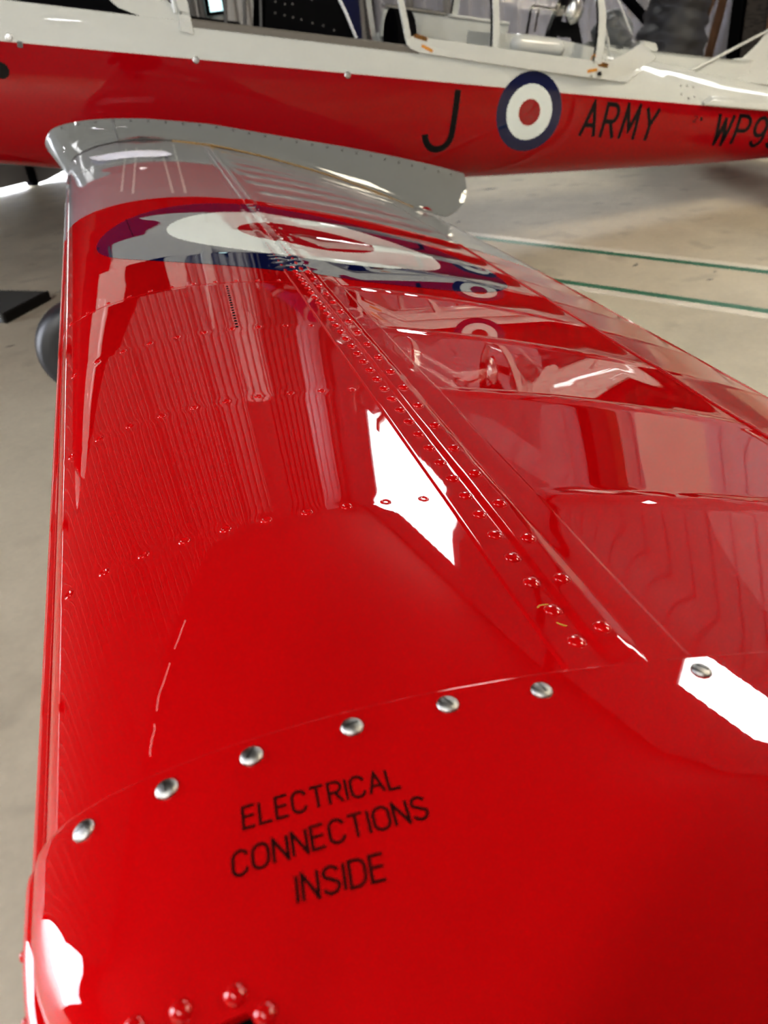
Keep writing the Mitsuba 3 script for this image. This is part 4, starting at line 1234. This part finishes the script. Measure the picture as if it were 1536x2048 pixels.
add('shelf_moulding', air(bp), 'm_white_paint', CK, True, label='long rounded moulding on the shelf')
rr_ = []
for cx, cz, a0 in ((2.90 - .03, 1.03, 0), (2.69 + .03, 1.03, 90), (2.69 + .03, .92, 180), (2.90 - .03, .92, 270)):
    rr_ += arcpts(cx, cz, .03, .03, a0, a0 + 90, 6)
rp = np.array([[x - 0.02, .48 + .1 * (x - 2.7), z] for x, z in rr_])
add('tube_frame', air(tube(rp, 0.008, 8, closed=True)), 'm_cockpit_black', CK, True, label='black rounded rectangular tube frame')
add('tube_frame', air(tube([[2.73, .50, .93], [2.73, .50, 1.05]], 0.006, 6)), 'm_cockpit_black', CK, True)
yk = unary_union([LineString([(2.915, .86), (2.975, 1.12)]).buffer(.022), LineString([(3.14, .84), (3.06, 1.00), (3.0, .945), (2.955, .98)]).buffer(.028), LineString([(3.06, .98), (3.08, 1.14)]).buffer(.022), Polygon([(2.945, .925), (3.09, .92), (3.07, 1.0), (2.96, 1.0)])])
ym = trimesh.creation.extrude_polygon(yk, 0.03)
ym.vertices = np.stack([ym.vertices[:, 0] - 0.10, .45 + ym.vertices[:, 2], ym.vertices[:, 1]], -1)
add('crutch', air(ym), 'm_cockpit_black', CK, label='black forked bracket behind the canopy hoop')
hd = trimesh.creation.icosphere(subdivisions=3, radius=1.0); hd.vertices = hd.vertices * [.055, .05, .085] + [2.93, .43, 1.07]
add('headset_cup', air(hd), 'm_silver', CK, True, label='shiny egg-shaped cup on the bracket')
# aerial rod
add('aerial_rod', air(tube([[3.745, .30, .815], [4.35, .345, 1.14], [5.0, .36, 1.55]], [.011, .008, .005], 10)), 'm_white_paint', AC, True, label='white slanting aerial rod on the rear deck')
ab = box([3.71, .275, .795], [3.79, .325, .825], 0.008)
add('aerial_foot', air(ab), 'm_white_paint', AC, label='small white foot of the aerial rod')

# ------------------------------------------------------------------ landing gear, starboard wing
def wheel(yw, name_label):
    g = key_for('main_wheel', AC)
    if name_label: labels[g] = {'label': name_label}
    prof = [(.105, -.075), (.150, -.083), (.188, -.078), (.212, -.058), (.223, -.028), (.226, 0.0), (.223, .028), (.212, .058), (.188, .078), (.150, .083), (.105, .075)]
    ty = lathe(prof, 56, 'y'); ty.apply_translation([-0.045, yw, .226])
    add('tyre', ty, 'm_tyre', g, True, label='smooth black tyre')
    hb = lathe([(1e-4, -.05), (.06, -.055), (.10, -.07), (.107, -.06), (.107, .06), (.10, .07), (.06, .055), (1e-4, .05)], 40, 'y'); hb.apply_translation([-0.045, yw, .226])
    add('hub', hb, 'm_white_paint', g, 35, label='white wheel hub')
    s = 1 if yw < YC else -1
    leg = tube([[-0.045, yw + s * .11, .226], [0.02, yw + s * .12, .45], [0.10, yw + s * .12, .90]], [.03, .035, .05], 16)
    ax = tube([[-0.045, yw - s * .05, .226], [-0.045, yw + s * .12, .226]], .022, 12)
    add('leg', join(leg, ax), 'm_grey_paint', g, True, label='grey undercarriage leg')


wheel(-1.0, 'black-tyred main wheel under the wing')
wheel(2 * YC + 1.0, None)
t = np.linspace(0, T_TIP, 60)
xp = np.linspace(0, 1, 60)**2
su = wing(xp[None], t[:, None], 1); sl = wing(xp[None], t[:, None], -1)
tt2 = np.linspace(T_TIP, 4.86, 30)
su2, sl2 = wing(xp[None], tt2[:, None], 1, 0, tip=True), wing(xp[None], tt2[:, None], -1, 0, tip=True)
add('far_wing', join(*[air(star(grid(q, flip=f))) for q, f in ((su, False), (sl, True), (su2, False), (sl2, True))]), 'm_red', AC, True, label='red starboard wing on the far side')

# ------------------------------------------------------------------ sheet of paper on the wing root
a, t = np.meshgrid(np.linspace(0, 1, 24), np.linspace(0, 1, 16), indexing='ij')
ca, ct = 0.18 + a * 0.295 - 0.035 * (1 - t) * (1 - a), 0.60 + t * 0.34 + a * 0.12
lift = 0.0018 + 0.012 * np.clip((a - 0.72) / 0.28, 0, 1)**2 * np.clip(t, 0, 1) + 0.008 * np.clip((0.25 - a) / 0.25, 0, 1)**2
Pp = skin_fn(ca, ct, lift)
add('paper_sheet', join(grid(Pp), ), 'm_paper', None, True, label='sheet of white paper lying across the grey wing root', category='paper')

# ------------------------------------------------------------------ things on the floor and along the walls
dt = key_for('floor_block')
tag(dt, 'flat dark grey rubber block lying on the floor under the nose', 'block')
ang = math.atan2(0.71 - 0.86, -0.49 + 0.71)
c_, s_ = math.cos(ang), math.sin(ang)
def TR(v): return np.stack([-0.50 + c_ * v[:, 0] - s_ * v[:, 1], 0.50 + s_ * v[:, 0] + c_ * v[:, 1], v[:, 2]], -1)
scene['m_block'] = satin((0.055, 0.058, 0.055), 0.35)
add('body', moved(box([-.62, -.21, 0], [-.012, .21, .058], .008), TR), 'm_block', dt, 30)
add('end_cap', moved(box([-.012, -.212, 0], [.012, .212, .060], .006), TR), 'm_slot', dt, 30, label='black end face')

cb = key_for('cupboard')
tag(cb, 'tall dark blue double-leaf steel door panel set in the hangar wall beyond the open cockpit', 'door panel')
for y0, y1 in ((6.0, 7.25), (7.31, 7.78)):
    add('leaf', hbox([HX0 + .04, y0, 0.05], [HX0 + .08, y1, 2.62], 0.008), 'm_cupboard_blue', cb)
for y0, y1, mt in ((5.93, 6.0, 'm_pale_steel'), (7.25, 7.31, 'm_pale_steel'), (7.78, 7.85, 'm_pale_steel')):
    add('edge_strip', hbox([HX0 + .04, y0, 0], [HX0 + .10, y1, 2.66], 0.006), mt, cb, label='pale upright edge strip')
add('steel_column', hbox([HX0 - .02, 7.86, 0], [HX0 + .12, 8.05, EAVE], 0.01), 'm_steel_grey', None, label='dark grey steel column beside the blue panel', category='column')
for x, nm in ((-3.93, 'pale upright rail on the far wall, seen through the front canopy pane'), (-3.30, 'pale upright rail on the far wall, seen beside the middle canopy hoop')):
    add('wall_rail', hbox([x, HY1 - .10, 0], [x + .09, HY1 - .04, 4.3], 0.006), 'm_pale_steel', None, label=nm, category='rail')
# timber, rough board and column at the right of the far wall
for x0, lean, w, lab in ((0.22, 0.86, 0.15, 'dark brown plank leaning on the far wall, next to the black cover'), (0.43, 0.36, 0.085, 'lighter brown plank leaning on the far wall beside the dark steel column')):
    pts = []
    for z in (0.0, 1.5):
        xx_ = x0 - 0.05 + lean * (z - .4) * 0.35
        yy_ = HY1 - (0.66 if x0 < 0.3 else 0.40) + 0.12 * z
        pts.append([[xx_, yy_, z], [xx_ + w, yy_, z], [xx_ + w, yy_ + .03, z], [xx_, yy_ + .03, z], [xx_, yy_, z]])
    add('timber_plank', H(join(grid(np.array(pts)), grid(np.array([[pts[1][0], pts[1][1]], [pts[1][3], pts[1][2]]])))), 'm_wood', None, label=lab, category='plank')
add('steel_column', hbox([0.58, HY1 - .22, 0], [0.70, HY1 - .05, EAVE], 0.01), 'm_black_paint', None, label='black steel column between the brown planks and the rough board', category='column')
add('rough_board', hbox([0.73, HY1 - .22, 0], [0.96, HY1 - .12, 3.0], 0.012), 'm_rough_board', None, label='rough dark board standing at the right edge behind the white fin', category='board')
add('timber_plank', hbox([0.98, HY1 - .25, 0], [1.10, HY1 - .21, 2.8], 0.004), 'm_wood', None, label='brown plank at the far right edge behind the fin', category='plank')
# black quilted cover bulging up behind the rear deck
cx, cy = 5.70, 3.5
zz = np.linspace(0.0, 1.9, 70); w = np.linspace(0, 2 * np.pi, 73)
rad = np.interp(zz, [0, .7, .85, 1.0, 1.2, 1.5, 1.8, 1.88, 1.9], [.34, .34, .32, .30, .29, .28, .22, .09, .002])
off = np.interp(zz, [0, .6, 1.3, 1.9], [-.02, -.02, 0.14, .20])
Pq = np.stack([np.broadcast_to(cx + off[:, None], (70, 73)) + rad[:, None] * np.cos(w), cy + rad[:, None] * np.sin(w), np.broadcast_to(zz[:, None], (70, 73))], -1)
nz = meshkit.fbm(np.stack([np.cos(w)[None] * 1.6 + 0 * zz[:, None], np.sin(w)[None] * 1.6 + 0 * zz[:, None], zz[:, None] * 7 + 1.5 * np.cos(w)[None]], -1), 3, 11) - 0.5
fold = 0.012 * np.sin(zz[:, None] * 42 + 2.5 * np.cos(w) + 3 * nz)
dirv = np.stack([np.cos(w), np.sin(w), 0 * w], -1)
Pq = Pq + ((0.09 * nz + fold) * (rad[:, None] > 0.05))[..., None] * dirv[None]
Pq[:, -1] = Pq[:, 0]
add('black_cover', grid(Pq), 'm_cover', None, True, label='bulging black padded cover standing behind the rear deck', category='cover')
gc = trimesh.creation.icosphere(subdivisions=4, radius=1.0)
n = meshkit.fbm(gc.vertices * 2.2, 3, 5)[:, None]
gc.vertices = gc.vertices * [.12, .13, .13] * (0.85 + 0.35 * n) + [3.22, .42, .965]
add('folded_cover', air(gc), 'm_cover_grey', CK, True, label='folded grey cover behind the rear pane')
add('steel_brace', tube([[6.62, 3.73, 0.01], [5.81, 5.62, 1.59], [5.80, 5.66, 1.615]], 0.055, 4), 'm_black_paint', None, label='black diagonal steel brace leaning against the far wall behind the canopy', category='brace')

# ------------------------------------------------------------------ the photographer, standing behind the camera and shading the wing tip
import manifold3d as m3


def ball(p, r): return m3.Manifold.sphere(r, 20).translate(tuple(float(x) for x in p))


def bones(chain):
    return [m3.Manifold.batch_hull([ball(a, ra), ball(b, rb)]) for (a, ra), (b, rb) in zip(chain[:-1], chain[1:])]


def body(parts, step):
    m = m3.Manifold.batch_boolean(parts, m3.OpType.Add).refine_to_length(step).to_mesh()
    t = trimesh.Trimesh(m.vert_properties[:, :3], m.tri_verts)
    trimesh.smoothing.filter_taubin(t, iterations=12)
    return t


RT_, FW_ = np.array([math.cos(YAW), -math.sin(YAW), 0.0]), np.array([math.sin(YAW), math.cos(YAW), 0.0])
BASE = np.array([CAM[0], CAM[1], 0.0]) - 0.38 * FW_ + 0.16 * RT_


def who(r, f, z): return BASE + r * RT_ + f * FW_ + np.array([0, 0, z])


PN = key_for('person')
tag(PN, 'person in dark overalls holding a phone over the wing tip, behind the viewpoint', 'person')
trunk = [m3.Manifold.batch_hull([ball(who(x, f, z), r) for x, f, z, r in q]) for q in (
    ((-.10, 0, .93, .125), (.10, 0, .93, .125), (-.11, .0, 1.12, .115), (.11, .0, 1.12, .115)), ((-.11, .0, 1.12, .115), (.11, .0, 1.12, .115), (-.145, .03, 1.36, .105), (.145, .03, 1.36, .105)))]
limbs = []
hands = []
for sg in (-1, 1):
    limbs += bones([(who(sg * .10, 0, .92), .105), (who(sg * .115, .03, .50), .068), (who(sg * .12, 0, .10), .048)])
    limbs += bones([(who(sg * .12, -.03, .065), .045), (who(sg * .135, .17, .04), .035)])
    sh, el, wr = who(sg * .195, .03, 1.40), who(sg * .27 - .07, .16, 1.17), who(sg * .085 - .16, .315, 1.465)
    limbs += bones([(who(sg * .10, .03, 1.42), .075), (sh, .062), (el, .047), (wr, .031)])
    pm = who(sg * .092 - .16, .352, 1.505)
    hp_ = [m3.Manifold.batch_hull([ball(wr, .026), ball(pm + .022 * RT_ * sg, .017), ball(pm - .012 * RT_ * sg, .017), ball(pm + np.array([0, 0, .04]), .014)])]
    for j, ln in enumerate((.070, .078, .072, .058)):
        a_ = pm + np.array([0, 0, .045 - .020 * j]) + .012 * RT_ * sg
        b_ = a_ + FW_ * .012 - RT_ * sg * ln * .35 + np.array([0, 0, .004])
        c_ = b_ - RT_ * sg * ln * .62 - FW_ * .010
        hp_ += bones([(a_, .0092), (b_, .0088), (c_, .0078)])
    th_ = pm - FW_ * .018 - RT_ * sg * .012
    hp_ += bones([(th_, .012), (th_ - RT_ * sg * .022 + np.array([0, 0, .018]), .0105), (th_ - RT_ * sg * .036 + np.array([0, 0, .038]), .009)])
    hands.append(body(hp_, .006))
scene['m_overall'] = matt((0.03, 0.035, 0.06))
scene['m_skin'] = satin((0.50, 0.30, 0.21), 0.4)
scene['m_hair'] = satin((0.03, 0.02, 0.015), 0.4)
add('overalls', body(trunk + limbs, .022), 'm_overall', PN, True)
hd_ = [m3.Manifold.batch_hull([ball(who(0, .07, 1.66), .095), ball(who(0, .10, 1.58), .062), ball(who(0, .045, 1.68), .092)])] + bones([(who(0, .03, 1.45), .058), (who(0, .05, 1.58), .055)])
hd_ += [ball(who(0, .168, 1.61), .013), ball(who(-.092, .06, 1.62), .022), ball(who(.092, .06, 1.62), .022)]
add('head', body(hd_, .010), 'm_skin', PN, True)
add('hair', body([m3.Manifold.batch_hull([ball(who(0, .045, 1.70), .098), ball(who(0, .01, 1.62), .088)])], .014), 'm_hair', PN, True)
for sg in (-.034, .034):
    add('eye', body([ball(who(sg, .152, 1.635), .012)], .01), 'm_slot', PN, True)
add('mouth', body(bones([(who(-.02, .158, 1.565), .005), (who(.02, .158, 1.565), .005)]), .006), 'm_roundel_red', PN, True)
for h_ in hands:
    add('hand', h_, 'm_skin', PN, True)
ph = key_for('phone')
tag(ph, 'black phone held in both hands behind the viewpoint', 'phone')
c = box([-.036, -.075, -.0085], [.036, .075, 0.0], .004)
F_ = frame(CAM - fwd * 0.004 - 0.052 * up + 0.018 * np.cross(fwd, up), np.cross(fwd, up), up, -fwd)
c.apply_transform(F_ @ np.diag([1, 1, -1, 1]))
c.vertices = c.vertices - fwd * 0.010
add('case', c, 'm_rubber', ph, 30)
